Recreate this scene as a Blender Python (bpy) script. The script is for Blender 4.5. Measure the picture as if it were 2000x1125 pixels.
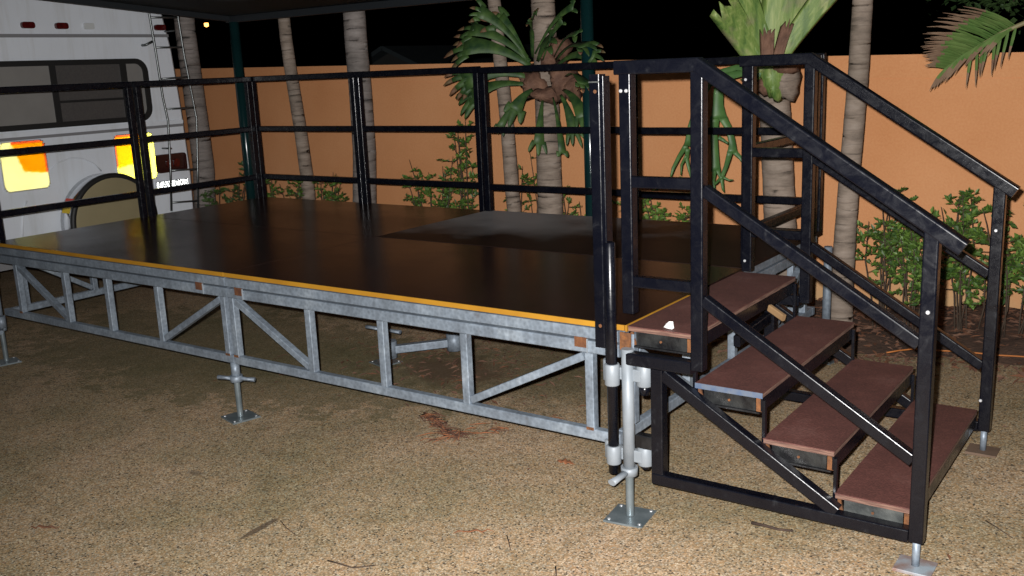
import bpy, math, random
from mathutils import Vector, Matrix
random.seed(11)
S = bpy.context.scene
COL = S.collection
for o in list(bpy.data.objects): bpy.data.objects.remove(o)

# ------------------------------------------------------------------ camera
CAM = Vector((1.78623, -3.20930, 1.79062)); YAW, PITCH, ROLL, F = -0.625495, -0.222508, -0.0434572, 1904.958
def basis():
    cy, sy, cp, sp = math.cos(YAW), math.sin(YAW), math.cos(PITCH), math.sin(PITCH)
    f = Vector((sy*cp, cy*cp, sp)); r = Vector((cy, -sy, 0)); u = r.cross(f)
    c, s = math.cos(ROLL), math.sin(ROLL)
    return r*c+u*s, u*c-r*s, f
CR, CU, CF = basis()
cam_data = bpy.data.cameras.new('camera'); cam = bpy.data.objects.new('camera', cam_data); COL.objects.link(cam)
cam_data.sensor_width = 36.0; cam_data.lens = F*36/2000; cam_data.clip_end = 400; cam_data.clip_start = .05
m = Matrix((CR, CU, -CF)).transposed().to_4x4(); m.translation = CAM
cam.matrix_world = m
S.camera = cam
# pixel of the photograph (2000 wide) -> point on a plane
def _ray(p): return CF + CR*((p[0]-1000)/F) - CU*((p[1]-562.5)/F)
def ony(p, y): d = _ray(p); return CAM + d*((y-CAM.y)/d.y)
def onx(p, x): d = _ray(p); return CAM + d*((x-CAM.x)/d.x)
def onz(p, z): d = _ray(p); return CAM + d*((z-CAM.z)/d.z)

# ------------------------------------------------------------------ night sky, flash, exposure
W = bpy.data.worlds.new('World'); S.world = W; W.use_nodes = True
wn = W.node_tree.nodes; wl = W.node_tree.links
sky = wn.new('ShaderNodeTexSky'); sky.sky_type = 'NISHITA'; sky.sun_disc = False
sky.sun_elevation = math.radians(-8); sky.sun_rotation = math.radians(200)
wl.new(sky.outputs[0], wn['Background'].inputs[0]); wn['Background'].inputs[1].default_value = 0.01
# the photograph is lit by the camera's own flash, just above and left of the lens
fl = bpy.data.lights.new('camera_flash', 'SPOT'); fl.energy = 1560; fl.spot_size = math.radians(110); fl.spot_blend = 1; fl.shadow_soft_size = .012; fl.color = (1, .985, .97)
flo = bpy.data.objects.new('camera_flash', fl); COL.objects.link(flo)
flo.matrix_world = m; flo.location = CAM - CR*.045 + CU*.05
flo.rotation_euler = (CF+CR*.06+CU*.02).to_track_quat('-Z', 'Y').to_euler()
S.view_settings.view_transform = 'Standard'; S.view_settings.look = 'None'
S.view_settings.exposure = 0; S.view_settings.gamma = 1; S.view_settings.use_curve_mapping = False

# ------------------------------------------------------------------ materials
def mat(name, col, rough=.6, metal=0., noise=None, bump=None, col2=None, coat=0., spec=.5):
    """noise=(scale, amount) varies colour towards col2; bump=(scale, strength)"""
    m = bpy.data.materials.new(name); m.use_nodes = True
    n = m.node_tree.nodes; l = m.node_tree.links; b = n['Principled BSDF']
    b.inputs['Base Color'].default_value = (*col, 1); b.inputs['Roughness'].default_value = rough
    b.inputs['Metallic'].default_value = metal; b.inputs['Specular IOR Level'].default_value = spec
    b.inputs['Coat Weight'].default_value = coat
    tc = n.new('ShaderNodeTexCoord')
    if noise:
        t = n.new('ShaderNodeTexNoise'); t.inputs['Scale'].default_value = noise[0]; t.inputs['Detail'].default_value = 6
        l.new(tc.outputs['Object'], t.inputs[0])
        r = n.new('ShaderNodeValToRGB'); r.color_ramp.elements[0].position = .5-noise[1]; r.color_ramp.elements[1].position = .5+noise[1]
        r.color_ramp.elements[0].color = (*col, 1); r.color_ramp.elements[1].color = (*(col2 or col), 1)
        l.new(t.outputs[0], r.inputs[0]); l.new(r.outputs[0], b.inputs['Base Color'])
    if bump:
        t2 = n.new('ShaderNodeTexNoise'); t2.inputs['Scale'].default_value = bump[0]; t2.inputs['Detail'].default_value = 5
        l.new(tc.outputs['Object'], t2.inputs[0])
        bp = n.new('ShaderNodeBump'); bp.inputs['Strength'].default_value = bump[1]; bp.inputs['Distance'].default_value = .01
        l.new(t2.outputs[0], bp.inputs['Height']); l.new(bp.outputs[0], b.inputs['Normal'])
    return m
def nodes(m): return m.node_tree.nodes, m.node_tree.links, m.node_tree.nodes['Principled BSDF']
def N(n, kind, **kw):
    x = n.new(kind)
    for k, v in kw.items(): setattr(x, k, v)
    return x
def ramp(n, stops, interp='LINEAR'):
    r = n.new('ShaderNodeValToRGB'); r.color_ramp.interpolation = interp
    e = r.color_ramp.elements
    while len(e) > 1: e.remove(e[0])
    e[0].position, e[0].color = stops[0][0], (*stops[0][1], 1)
    for p, c in stops[1:]:
        q = e.new(p); q.color = (*c, 1)
    return r
def mix(n, l, fac, a, b, mode='MIX'):
    x = n.new('ShaderNodeMix'); x.data_type = 'RGBA'; x.blend_type = mode
    if isinstance(fac, (int, float)): x.inputs[0].default_value = fac
    else: l.new(fac, x.inputs[0])
    for s, v in ((6, a), (7, b)):
        if isinstance(v, tuple): x.inputs[s].default_value = (*v, 1)
        else: l.new(v, x.inputs[s])
    return x.outputs[2]
M = {}
M['black'] = mat('black_paint', (.0018, .0022, .0050), .24, noise=(9, .2), col2=(.0040, .0044, .0075), bump=(60, .03), spec=.4)
def wear():   # scuffs, chips and dull streaks in the black paint
    n, l, b = nodes(M['black']); tc = N(n, 'ShaderNodeTexCoord'); old = b.inputs['Base Color'].links[0].from_socket
    t = N(n, 'ShaderNodeTexNoise'); t.inputs['Scale'].default_value = 16; t.inputs['Detail'].default_value = 10; t.inputs['Roughness'].default_value = .75; t.inputs['Distortion'].default_value = .8; l.new(tc.outputs['Object'], t.inputs[0])
    r = ramp(n, [(.60, (0, 0, 0)), (.72, (.55, .55, .55)), (.80, (1, 1, 1))]); l.new(t.outputs[0], r.inputs[0])
    c = mix(n, l, r.outputs[0], old, (.030, .032, .036))
    t2 = N(n, 'ShaderNodeTexNoise'); t2.inputs['Scale'].default_value = 4.5; t2.inputs['Detail'].default_value = 8; t2.inputs['Roughness'].default_value = .7; l.new(tc.outputs['Object'], t2.inputs[0])
    r2 = ramp(n, [(.69, (0, 0, 0)), (.73, (1, 1, 1))]); l.new(t2.outputs[0], r2.inputs[0])
    l.new(mix(n, l, r2.outputs[0], c, (.045, .02, .012)), b.inputs['Base Color'])
    mr = N(n, 'ShaderNodeMapRange'); mr.inputs[1].default_value = .35; mr.inputs[2].default_value = .7; mr.inputs[3].default_value = .17; mr.inputs[4].default_value = .42; l.new(t.outputs[0], mr.inputs[0]); l.new(mr.outputs[0], b.inputs['Roughness'])
wear()
M['black_old'] = mat('worn_black_paint', (.004, .004, .005), .42, noise=(14, .12), col2=(.018, .018, .019), bump=(40, .2))
M['rail_brown'] = M['black']
def galv():
    m = mat('galvanised_steel', (.34, .39, .45), .5, .35)
    n, l, b = nodes(m)
    tc = N(n, 'ShaderNodeTexCoord')
    v = N(n, 'ShaderNodeTexVoronoi'); v.inputs['Scale'].default_value = 55; l.new(tc.outputs['Object'], v.inputs[0])
    t = N(n, 'ShaderNodeTexNoise'); t.inputs['Scale'].default_value = 5; t.inputs['Detail'].default_value = 8; t.inputs['Roughness'].default_value = .7
    l.new(tc.outputs['Object'], t.inputs[0])
    r = ramp(n, [(.28, (.155, .18, .215)), (.52, (.235, .28, .335)), (.76, (.36, .41, .46))]); l.new(t.outputs[0], r.inputs[0])
    c = mix(n, l, .25, r.outputs[0], v.outputs['Distance'], 'OVERLAY')
    mp = N(n, 'ShaderNodeMapping'); mp.inputs['Scale'].default_value = (30, 30, 2.5); l.new(tc.outputs['Object'], mp.inputs[0])
    s = N(n, 'ShaderNodeTexNoise'); s.inputs['Scale'].default_value = 1.; s.inputs['Detail'].default_value = 5; l.new(mp.outputs[0], s.inputs[0])
    r2 = ramp(n, [(.45, (.0, .0, .0)), (.8, (.6, .6, .6))]); l.new(s.outputs[0], r2.inputs[0])
    c2 = mix(n, l, r2.outputs[0], c, (.13, .15, .175))
    rs = N(n, 'ShaderNodeTexNoise'); rs.inputs['Scale'].default_value = 9; rs.inputs['Detail'].default_value = 7; l.new(tc.outputs['Object'], rs.inputs[0])
    r3 = ramp(n, [(.66, (0, 0, 0)), (.8, (.7, .7, .7))]); l.new(rs.outputs[0], r3.inputs[0])
    c3 = mix(n, l, r3.outputs[0], c2, (.11, .07, .05))
    l.new(c3, b.inputs['Base Color'])
    r4 = N(n, 'ShaderNodeMapRange'); r4.inputs[3].default_value = .38; r4.inputs[4].default_value = .65; l.new(t.outputs[0], r4.inputs[0]); l.new(r4.outputs[0], b.inputs['Roughness'])
    return m
M['galv'] = galv()
M['zinc'] = mat('zinc_plate', (.15, .185, .20), .34, .5, noise=(16, .2), col2=(.24, .28, .30))
M['collar'] = mat('grey_collar_paint', (.20, .225, .25), .5, .1, noise=(14, .2), col2=(.26, .285, .31))
M['rust'] = mat('rust', (.075, .026, .012), .85, noise=(30, .2), col2=(.15, .055, .018), bump=(80, .5))
M['rust_light'] = mat('orange_rust', (.20, .075, .02), .85, noise=(40, .25), col2=(.06, .025, .012), bump=(80, .5))
M['yellow'] = mat('yellow_edge_paint', (.42, .205, .014), .6, noise=(6, .25), col2=(.32, .145, .010))
def deck_mat(name, dust):
    m = mat(name, (.03, .015, .012), .3, spec=.10)
    m.node_tree.nodes['Principled BSDF'].inputs['Sheen Weight'].default_value = dust*.5; m.node_tree.nodes['Principled BSDF'].inputs['Sheen Roughness'].default_value = .35
    n, l, b = nodes(m); tc = N(n, 'ShaderNodeTexCoord')
    t = N(n, 'ShaderNodeTexNoise'); t.inputs['Scale'].default_value = 2.2; t.inputs['Detail'].default_value = 8; t.inputs['Roughness'].default_value = .65; l.new(tc.outputs['Object'], t.inputs[0])
    r = ramp(n, [(.3, (.014+dust*.35, .007+dust*.33, .006+dust*.34)), (.62, (.024+dust*.55, .012+dust*.52, .010+dust*.54)), (.85, (.036+dust*.9, .022+dust*.87, .02+dust*.9))]); l.new(t.outputs[0], r.inputs[0])
    t2 = N(n, 'ShaderNodeTexNoise'); t2.inputs['Scale'].default_value = 220; t2.inputs['Detail'].default_value = 2; l.new(tc.outputs['Object'], t2.inputs[0])
    c = mix(n, l, .3, r.outputs[0], t2.outputs[0], 'OVERLAY'); l.new(c, b.inputs['Base Color'])
    mr = N(n, 'ShaderNodeMapRange'); mr.inputs[3].default_value = .14+dust*2.2; mr.inputs[4].default_value = .30+dust*1.8; l.new(t.outputs[0], mr.inputs[0]); l.new(mr.outputs[0], b.inputs['Roughness'])
    bp = N(n, 'ShaderNodeBump'); bp.inputs['Strength'].default_value = .12; bp.inputs['Distance'].default_value = .002; l.new(t2.outputs[0], bp.inputs['Height']); l.new(bp.outputs[0], b.inputs['Normal'])
    return m
M['deck'] = deck_mat('brown_film_ply', 0.); M['deck_dusty'] = deck_mat('dusty_film_ply', .12)
def dusty():   # pale dust swept into the back left of one sheet
    n, l, b = nodes(M['deck_dusty']); tc = N(n, 'ShaderNodeTexCoord')
    mp = N(n, 'ShaderNodeMapping', vector_type='TEXTURE'); mp.inputs['Location'].default_value = (.35, .95, 0); mp.inputs['Scale'].default_value = (2.1, 1.25, 50); l.new(tc.outputs['Object'], mp.inputs[0])
    ln = N(n, 'ShaderNodeVectorMath', operation='LENGTH'); l.new(mp.outputs[0], ln.inputs[0])
    t = N(n, 'ShaderNodeTexNoise'); t.inputs['Scale'].default_value = 2.5; t.inputs['Detail'].default_value = 7; l.new(tc.outputs['Object'], t.inputs[0])
    ad = N(n, 'ShaderNodeMath', operation='MULTIPLY_ADD'); ad.inputs[1].default_value = .8; l.new(t.outputs[0], ad.inputs[0]); l.new(ln.outputs['Value'], ad.inputs[2])
    r = ramp(n, [(.5, (1, 1, 1)), (1.45, (0, 0, 0))]); l.new(ad.outputs[0], r.inputs[0])
    old = b.inputs['Base Color'].links[0].from_socket
    l.new(mix(n, l, r.outputs[0], (.017, .009, .0075), old), b.inputs['Base Color'])
    mu = N(n, 'ShaderNodeMath', operation='MULTIPLY'); mu.inputs[1].default_value = .065; l.new(r.outputs[0], mu.inputs[0]); l.new(mu.outputs[0], b.inputs['Sheen Weight'])
dusty()
def tread_mat():
    m = mat('tread_ply', (.12, .05, .04), .7)
    n, l, b = nodes(m); tc = N(n, 'ShaderNodeTexCoord')
    t = N(n, 'ShaderNodeTexNoise'); t.inputs['Scale'].default_value = 4; t.inputs['Detail'].default_value = 9; t.inputs['Roughness'].default_value = .7; l.new(tc.outputs['Object'], t.inputs[0])
    r = ramp(n, [(.3, (.062, .021, .017)), (.55, (.098, .034, .027)), (.78, (.145, .066, .055))]); l.new(t.outputs[0], r.inputs[0])
    w = N(n, 'ShaderNodeTexVoronoi'); w.inputs['Scale'].default_value = 130; l.new(tc.outputs['Object'], w.inputs[0])
    c = mix(n, l, .28, r.outputs[0], w.outputs['Distance'], 'OVERLAY'); l.new(c, b.inputs['Base Color'])
    bp = N(n, 'ShaderNodeBump'); bp.inputs['Strength'].default_value = .3; bp.inputs['Distance'].default_value = .003; l.new(w.outputs['Distance'], bp.inputs['Height']); l.new(bp.outputs[0], b.inputs['Normal'])
    return m
M['tread'] = tread_mat()
def ply_edge():
    m = mat('ply_edge', (.25, .13, .09), .8)
    n, l, b = nodes(m); tc = N(n, 'ShaderNodeTexCoord')
    mp = N(n, 'ShaderNodeMapping'); mp.inputs['Scale'].default_value = (14, 14, 260); l.new(tc.outputs['Object'], mp.inputs[0])
    t = N(n, 'ShaderNodeTexNoise'); t.inputs['Scale'].default_value = 1; l.new(mp.outputs[0], t.inputs[0])
    r = ramp(n, [(.35, (.085, .04, .03)), (.6, (.19, .105, .075))]); l.new(t.outputs[0], r.inputs[0]); l.new(r.outputs[0], b.inputs['Base Color'])
    return m
M['ply_edge'] = ply_edge()
M['blue_edge'] = mat('pale_blue_edge_paint', (.055, .085, .15), .7, noise=(30, .2), col2=(.11, .125, .15))
M['tray'] = mat('scratched_black_tray', (.003, .003, .004), .4, noise=(16, .12), col2=(.020, .021, .021), bump=(35, .4))
M['tray_grey'] = mat('worn_grey_tray', (.022, .025, .025), .5, noise=(13, .16), col2=(.085, .09, .085), bump=(35, .4))
M['bolt'] = mat('bright_bolt', (.75, .76, .78), .35, .6)
M['timber'] = mat('pale_timber', (.26, .155, .07), .8, noise=(12, .2), col2=(.19, .11, .05))
M['paper'] = mat('white_paper', (.8, .8, .78), .9)
def wall_mat():
    m = mat('orange_render', (.72, .30, .115), .9)
    n, l, b = nodes(m); tc = N(n, 'ShaderNodeTexCoord')
    t = N(n, 'ShaderNodeTexNoise'); t.inputs['Scale'].default_value = .9; t.inputs['Detail'].default_value = 7; t.inputs['Roughness'].default_value = .6; l.new(tc.outputs['Object'], t.inputs[0])
    r = ramp(n, [(.3, (.64, .275, .11)), (.55, (.71, .325, .14)), (.8, (.76, .37, .175))]); l.new(t.outputs[0], r.inputs[0])
    t2 = N(n, 'ShaderNodeTexNoise'); t2.inputs['Scale'].default_value = 70; t2.inputs['Detail'].default_value = 4; l.new(tc.outputs['Object'], t2.inputs[0])
    c = mix(n, l, .25, r.outputs[0], t2.outputs[0], 'SOFT_LIGHT')
    sx = N(n, 'ShaderNodeSeparateXYZ'); l.new(tc.outputs['Object'], sx.inputs[0])
    nz = N(n, 'ShaderNodeTexNoise'); nz.inputs['Scale'].default_value = 3; nz.inputs['Detail'].default_value = 6; l.new(tc.outputs['Object'], nz.inputs[0])
    ad = N(n, 'ShaderNodeMath', operation='MULTIPLY_ADD'); ad.inputs[1].default_value = .7; l.new(nz.outputs[0], ad.inputs[0]); l.new(sx.outputs[2], ad.inputs[2])
    r3 = ramp(n, [(.38, (.75, .75, .75)), (.75, (0, 0, 0))]); l.new(ad.outputs[0], r3.inputs[0])
    c2 = mix(n, l, r3.outputs[0], c, (.60, .40, .20)); l.new(c2, b.inputs['Base Color'])
    bp = N(n, 'ShaderNodeBump'); bp.inputs['Strength'].default_value = .35; bp.inputs['Distance'].default_value = .006; l.new(t2.outputs[0], bp.inputs['Height']); l.new(bp.outputs[0], b.inputs['Normal'])
    return m
M['wall'] = wall_mat()
def ground_mat():
    m = mat('exposed_aggregate', (.3, .24, .16), .85, spec=.3)
    n, l, b = nodes(m); tc = N(n, 'ShaderNodeTexCoord')
    v = N(n, 'ShaderNodeTexVoronoi'); v.inputs['Scale'].default_value = 150; v.inputs['Randomness'].default_value = 1; l.new(tc.outputs['Object'], v.inputs[0])
    sc = N(n, 'ShaderNodeSeparateColor'); l.new(v.outputs['Color'], sc.inputs[0])
    pr = ramp(n, [(0, (.31, .24, .16)), (.16, (.46, .36, .26)), (.34, (.42, .295, .18)), (.50, (.53, .435, .33)), (.64, (.25, .21, .16)), (.73, (.40, .37, .32)), (.85, (.60, .535, .44)), (.945, (.08, .07, .06))], 'CONSTANT')
    l.new(sc.outputs[0], pr.inputs[0])
    ed = ramp(n, [(.28, (1.05, 1.05, 1.05)), (.62, (.50, .47, .43))]); l.new(v.outputs['Distance'], ed.inputs[0])
    c = mix(n, l, .55, pr.outputs[0], ed.outputs[0], 'MULTIPLY')
    v2 = N(n, 'ShaderNodeTexVoronoi'); v2.inputs['Scale'].default_value = 34; l.new(tc.outputs['Object'], v2.inputs[0])
    sc2 = N(n, 'ShaderNodeSeparateColor'); l.new(v2.outputs['Color'], sc2.inputs[0])
    pr2 = ramp(n, [(0, (.9, .9, .9)), (.3, (1.15, 1.1, 1.0)), (.6, (.75, .78, .75)), (.85, (1.25, 1.2, 1.15))], 'CONSTANT'); l.new(sc2.outputs[1], pr2.inputs[0])
    c = mix(n, l, .3, c, pr2.outputs[0], 'MULTIPLY')
    t = N(n, 'ShaderNodeTexNoise'); t.inputs['Scale'].default_value = .9; t.inputs['Detail'].default_value = 8; t.inputs['Roughness'].default_value = .62; l.new(tc.outputs['Object'], t.inputs[0])
    r = ramp(n, [(.34, (.70, .70, .54)), (.5, (.98, .91, .77)), (.66, (1.24, 1.10, .98))]); l.new(t.outputs[0], r.inputs[0])
    c = mix(n, l, 1., c, r.outputs[0], 'MULTIPLY')
    t3 = N(n, 'ShaderNodeTexNoise'); t3.inputs['Scale'].default_value = 6.5; t3.inputs['Detail'].default_value = 7; t3.inputs['Roughness'].default_value = .7; l.new(tc.outputs['Object'], t3.inputs[0])
    r3 = ramp(n, [(.30, (.72, .70, .66)), (.45, (1, 1, 1)), (.7, (1.06, 1.05, 1.02))]); l.new(t3.outputs[0], r3.inputs[0])
    c = mix(n, l, .9, c, r3.outputs[0], 'MULTIPLY')
    # dirt and moss on the paving; the olive patches also paint in weaker light
    sx = N(n, 'ShaderNodeSeparateXYZ'); l.new(tc.outputs['Object'], sx.inputs[0])
    def blob(cx, cy, rx, ry, wob):
        mp = N(n, 'ShaderNodeMapping', vector_type='TEXTURE'); mp.inputs['Location'].default_value = (cx, cy, 0); mp.inputs['Scale'].default_value = (rx, ry, 50)
        l.new(tc.outputs['Object'], mp.inputs[0])
        ln = N(n, 'ShaderNodeVectorMath', operation='LENGTH'); l.new(mp.outputs[0], ln.inputs[0])
        ad = N(n, 'ShaderNodeMath', operation='MULTIPLY_ADD'); ad.inputs[1].default_value = wob; l.new(t3.outputs[0], ad.inputs[0]); l.new(ln.outputs['Value'], ad.inputs[2])
        return ad.outputs[0], mp
    a, _ = blob(-3.6, .9, 4.2, 1.75, 1.0)      # moss tint with light falloff painted in, round and below the platform
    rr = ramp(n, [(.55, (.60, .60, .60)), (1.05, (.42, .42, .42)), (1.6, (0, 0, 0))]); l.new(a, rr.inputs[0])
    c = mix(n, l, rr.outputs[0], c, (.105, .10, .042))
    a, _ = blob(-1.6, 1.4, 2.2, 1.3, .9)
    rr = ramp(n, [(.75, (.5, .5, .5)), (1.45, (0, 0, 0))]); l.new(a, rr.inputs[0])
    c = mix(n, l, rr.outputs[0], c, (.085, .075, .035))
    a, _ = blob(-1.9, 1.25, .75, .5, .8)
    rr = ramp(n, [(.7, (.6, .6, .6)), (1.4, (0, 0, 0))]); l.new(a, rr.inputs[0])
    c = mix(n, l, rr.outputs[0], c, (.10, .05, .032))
    # long dark stain on the paving
    a, mp = blob(-1.255, -.84, .035, .20, .8)
    mp.inputs['Rotation'].default_value = (0, 0, math.radians(3))
    rr = ramp(n, [(.85, (.75, .75, .75)), (1.5, (0, 0, 0))]); l.new(a, rr.inputs[0])
    c = mix(n, l, rr.outputs[0], c, (.06, .04, .028))
    for cx, cy, rx, ry in ((-1.02, -1.1, .05, .035), (-1.35, -.72, .05, .03), (-.45, -1.22, .05, .035), (-1.0, -.45, .035, .03), (-2.0, -.6, .09, .05), (.2, -1.0, .03, .03)):
        a, _ = blob(cx, cy, rx, ry, .9)
        rr = ramp(n, [(.8, (.5, .5, .5)), (1.6, (0, 0, 0))]); l.new(a, rr.inputs[0])
        c = mix(n, l, rr.outputs[0], c, (.10, .075, .055))
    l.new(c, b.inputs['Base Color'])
    bp = N(n, 'ShaderNodeBump'); bp.inputs['Strength'].default_value = .06; bp.inputs['Distance'].default_value = .003; bp.invert = True
    l.new(v.outputs['Distance'], bp.inputs['Height']); l.new(bp.outputs[0], b.inputs['Normal'])
    return m
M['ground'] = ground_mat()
M['soil'] = mat('garden_soil', (.05, .028, .018), .95, noise=(8, .2), col2=(.10, .055, .035), bump=(45, .9))
M['mulch'] = mat('leaf_litter', (.10, .045, .03), .85, noise=(7, .25), col2=(.22, .12, .075))
M['mulch2'] = mat('red_brown_litter', (.20, .08, .035), .85, noise=(9, .25), col2=(.11, .05, .03))
def trunk_mat(name, a, c_, sc=1.):
    m = mat(name, a, .85)
    n, l, b = nodes(m); tc = N(n, 'ShaderNodeTexCoord')
    mp = N(n, 'ShaderNodeMapping'); mp.inputs['Scale'].default_value = (5, 5, 22*sc); l.new(tc.outputs['Object'], mp.inputs[0])
    t = N(n, 'ShaderNodeTexNoise'); t.inputs['Scale'].default_value = 1; t.inputs['Detail'].default_value = 8; t.inputs['Roughness'].default_value = .7; l.new(mp.outputs[0], t.inputs[0])
    t2 = N(n, 'ShaderNodeTexNoise'); t2.inputs['Scale'].default_value = 4; t2.inputs['Detail'].default_value = 6; l.new(tc.outputs['Object'], t2.inputs[0])
    r = ramp(n, [(.3, tuple(x*.55 for x in a)), (.5, a), (.7, c_)]); l.new(t.outputs[0], r.inputs[0])
    r2 = ramp(n, [(.35, (.7, .7, .68)), (.65, (1.15, 1.15, 1.15))]); l.new(t2.outputs[0], r2.inputs[0])
    c = mix(n, l, .8, r.outputs[0], r2.outputs[0], 'MULTIPLY')
    wv = N(n, 'ShaderNodeTexWave', bands_direction='Z', wave_profile='SAW'); wv.inputs['Scale'].default_value = 3.6*sc; wv.inputs['Distortion'].default_value = 2.4; wv.inputs['Detail Scale'].default_value = 1.2; wv.inputs['Detail'].default_value = 3
    l.new(tc.outputs['Object'], wv.inputs[0])
    r3 = ramp(n, [(0, (.60, .58, .56)), (.05, (.86, .85, .84)), (.12, (1, 1, 1)), (.95, (1.02, 1.02, 1.01)), (1., (.85, .85, .85))]); l.new(wv.outputs['Fac'], r3.inputs[0])
    c = mix(n, l, .75, c, r3.outputs[0], 'MULTIPLY'); l.new(c, b.inputs['Base Color'])
    bp = N(n, 'ShaderNodeBump'); bp.inputs['Strength'].default_value = .5; bp.inputs['Distance'].default_value = .01; l.new(t.outputs[0], bp.inputs['Height']); l.new(bp.outputs[0], b.inputs['Normal'])
    return m
M['trunk'] = trunk_mat('palm_trunk', (.25, .195, .155), (.33, .27, .225))
M['trunk_grey'] = trunk_mat('grey_palm_trunk', (.235, .205, .19), (.31, .275, .26))
M['scar'] = mat('trunk_ring_scar', (.13, .10, .08), .9, noise=(20, .2), col2=(.2, .15, .12))
M['shaft'] = mat('green_crownshaft', (.07, .16, .03), .5, noise=(6, .2), col2=(.10, .21, .05))
def leaf_mat(name, a, c_, rough=.45, sc=12, tip=None):
    m = mat(name, a, rough, noise=(sc, .18), col2=c_)
    n, l, b = nodes(m); b.inputs['Subsurface Weight'].default_value = 0.
    return m
M['leaf'] = leaf_mat('shrub_leaf', (.045, .105, .012), (.16, .26, .045), .5, 9)
M['leaf_dark'] = leaf_mat('dark_shrub_leaf', (.025, .065, .012), (.07, .13, .022), .5, 6)
M['leaf_night'] = leaf_mat('tree_leaf', (.018, .05, .012), (.06, .11, .03), .6, 3)
M['stem'] = mat('twig_bark', (.05, .034, .022), .9, noise=(20, .2), col2=(.09, .06, .04))
M['fern'] = leaf_mat('fern_frond', (.012, .040, .012), (.060, .115, .026), .55, 14)
M['fern_tip'] = leaf_mat('brown_fern_tip', (.15, .062, .032), (.09, .07, .025), .7, 12)
M['fern_brown'] = mat('brown_shield_frond', (.07, .03, .018), .8, noise=(11, .2), col2=(.20, .105, .065), bump=(22, 1.))
def shield_mat():
    m = mat('green_shield_frond', (.12, .2, .06), .55)
    n, l, b = nodes(m); tc = N(n, 'ShaderNodeTexCoord')
    mp = N(n, 'ShaderNodeMapping'); mp.inputs['Scale'].default_value = (26, 26, 3.); l.new(tc.outputs['Object'], mp.inputs[0])
    t = N(n, 'ShaderNodeTexNoise'); t.inputs['Scale'].default_value = 1; t.inputs['Detail'].default_value = 4; l.new(mp.outputs[0], t.inputs[0])
    r = ramp(n, [(.32, (.07, .135, .028)), (.52, (.16, .235, .055)), (.7, (.30, .35, .12))]); l.new(t.outputs[0], r.inputs[0])
    t2 = N(n, 'ShaderNodeTexNoise'); t2.inputs['Scale'].default_value = 7; t2.inputs['Detail'].default_value = 5; l.new(tc.outputs['Object'], t2.inputs[0])
    r2 = ramp(n, [(.56, (0, 0, 0)), (.75, (.75, .75, .75))]); l.new(t2.outputs[0], r2.inputs[0])
    c = mix(n, l, r2.outputs[0], r.outputs[0], (.22, .16, .12)); l.new(c, b.inputs['Base Color'])
    bp = N(n, 'ShaderNodeBump'); bp.inputs['Strength'].default_value = .5; bp.inputs['Distance'].default_value = .01; l.new(t.outputs[0], bp.inputs['Height']); l.new(bp.outputs[0], b.inputs['Normal'])
    return m
M['shield'] = shield_mat()
M['antler'] = leaf_mat('antler_frond', (.040, .105, .028), (.075, .16, .04), .5, 10)
M['palm_leaf'] = leaf_mat('palm_leaflet', (.075, .15, .035), (.14, .21, .06), .5, 9)
M['palm_tip'] = leaf_mat('dry_palm_tip', (.16, .09, .055), (.24, .16, .10), .8, 12)
M['rachis'] = mat('frond_rachis', (.26, .26, .12), .6, noise=(8, .2), col2=(.2, .14, .08))
M['van'] = mat('white_van_paint', (.78, .82, .88), .42, noise=(2.5, .3), col2=(.72, .755, .81))
def vandirt():
    n, l, b = nodes(M['van']); tc = N(n, 'ShaderNodeTexCoord'); old = b.inputs['Base Color'].links[0].from_socket
    mp = N(n, 'ShaderNodeMapping'); mp.inputs['Scale'].default_value = (9, 9, .9); l.new(tc.outputs['Object'], mp.inputs[0])
    t = N(n, 'ShaderNodeTexNoise'); t.inputs['Scale'].default_value = 1; t.inputs['Detail'].default_value = 7; t.inputs['Roughness'].default_value = .65; l.new(mp.outputs[0], t.inputs[0])
    r = ramp(n, [(.5, (0, 0, 0)), (.75, (.5, .5, .5))]); l.new(t.outputs[0], r.inputs[0])
    l.new(mix(n, l, r.outputs[0], old, (.52, .52, .50)), b.inputs['Base Color'])
vandirt()
M['van_grey'] = mat('grey_van_trim', (.22, .22, .23), .6)
M['rubber'] = mat('black_rubber', (.012, .012, .012), .55)
M['chrome'] = mat('chrome', (.75, .77, .8), .16, 1.)
M['ladder'] = mat('aluminium_tube', (.16, .17, .17), .35, .8)
M['glass_dark'] = mat('dark_window_glass', (.07, .065, .065), .35, noise=(60, .2), col2=(.09, .085, .08))
M['glass_curtain'] = mat('curtained_window', (.20, .19, .18), .5, noise=(5, .3), col2=(.25, .24, .225))
M['wheel_tan'] = mat('tan_wheel_cover', (.30, .25, .14), .7, noise=(4, .3), col2=(.25, .21, .115))
M['lens_red'] = mat('dark_red_lens', (.10, .006, .005), .2, noise=(40, .2), col2=(.045, .004, .004))
M['lens_dark'] = mat('dark_tail_lens', (.03, .008, .008), .2)
M['lens_clear'] = mat('clear_lens', (.6, .62, .62), .25)
M['plate_text'] = mat('plate_letter', (.10, .11, .10), .6)
def retro(name, col): # mirror facets of a prismatic reflector, three bounces return the light
    return mat(name, col, .24, 1.)
M['retro_yellow'] = retro('yellow_reflector', (.98, .95, .34)); M['retro_pale'] = retro('pale_yellow_reflector', (1., .98, .66))  # pale copy of the yellow has the left plate's overexposure painted into its colour
M['retro_orange'] = retro('orange_reflector', (.86, .55, .04))
M['retro_red'] = retro('red_reflector', (.80, .30, .16))
M['retro_white'] = retro('white_reflector', (.78, .80, .80))
M['sticker_yellow'] = mat('yellow_sticker', (.85, .60, .04), .5)
M['sticker_red'] = mat('red_sticker', (.7, .05, .02), .5)
M['post_green'] = mat('dark_green_post_paint', (.003, .017, .018), .2, noise=(5, .25), col2=(.005, .024, .025))
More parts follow.
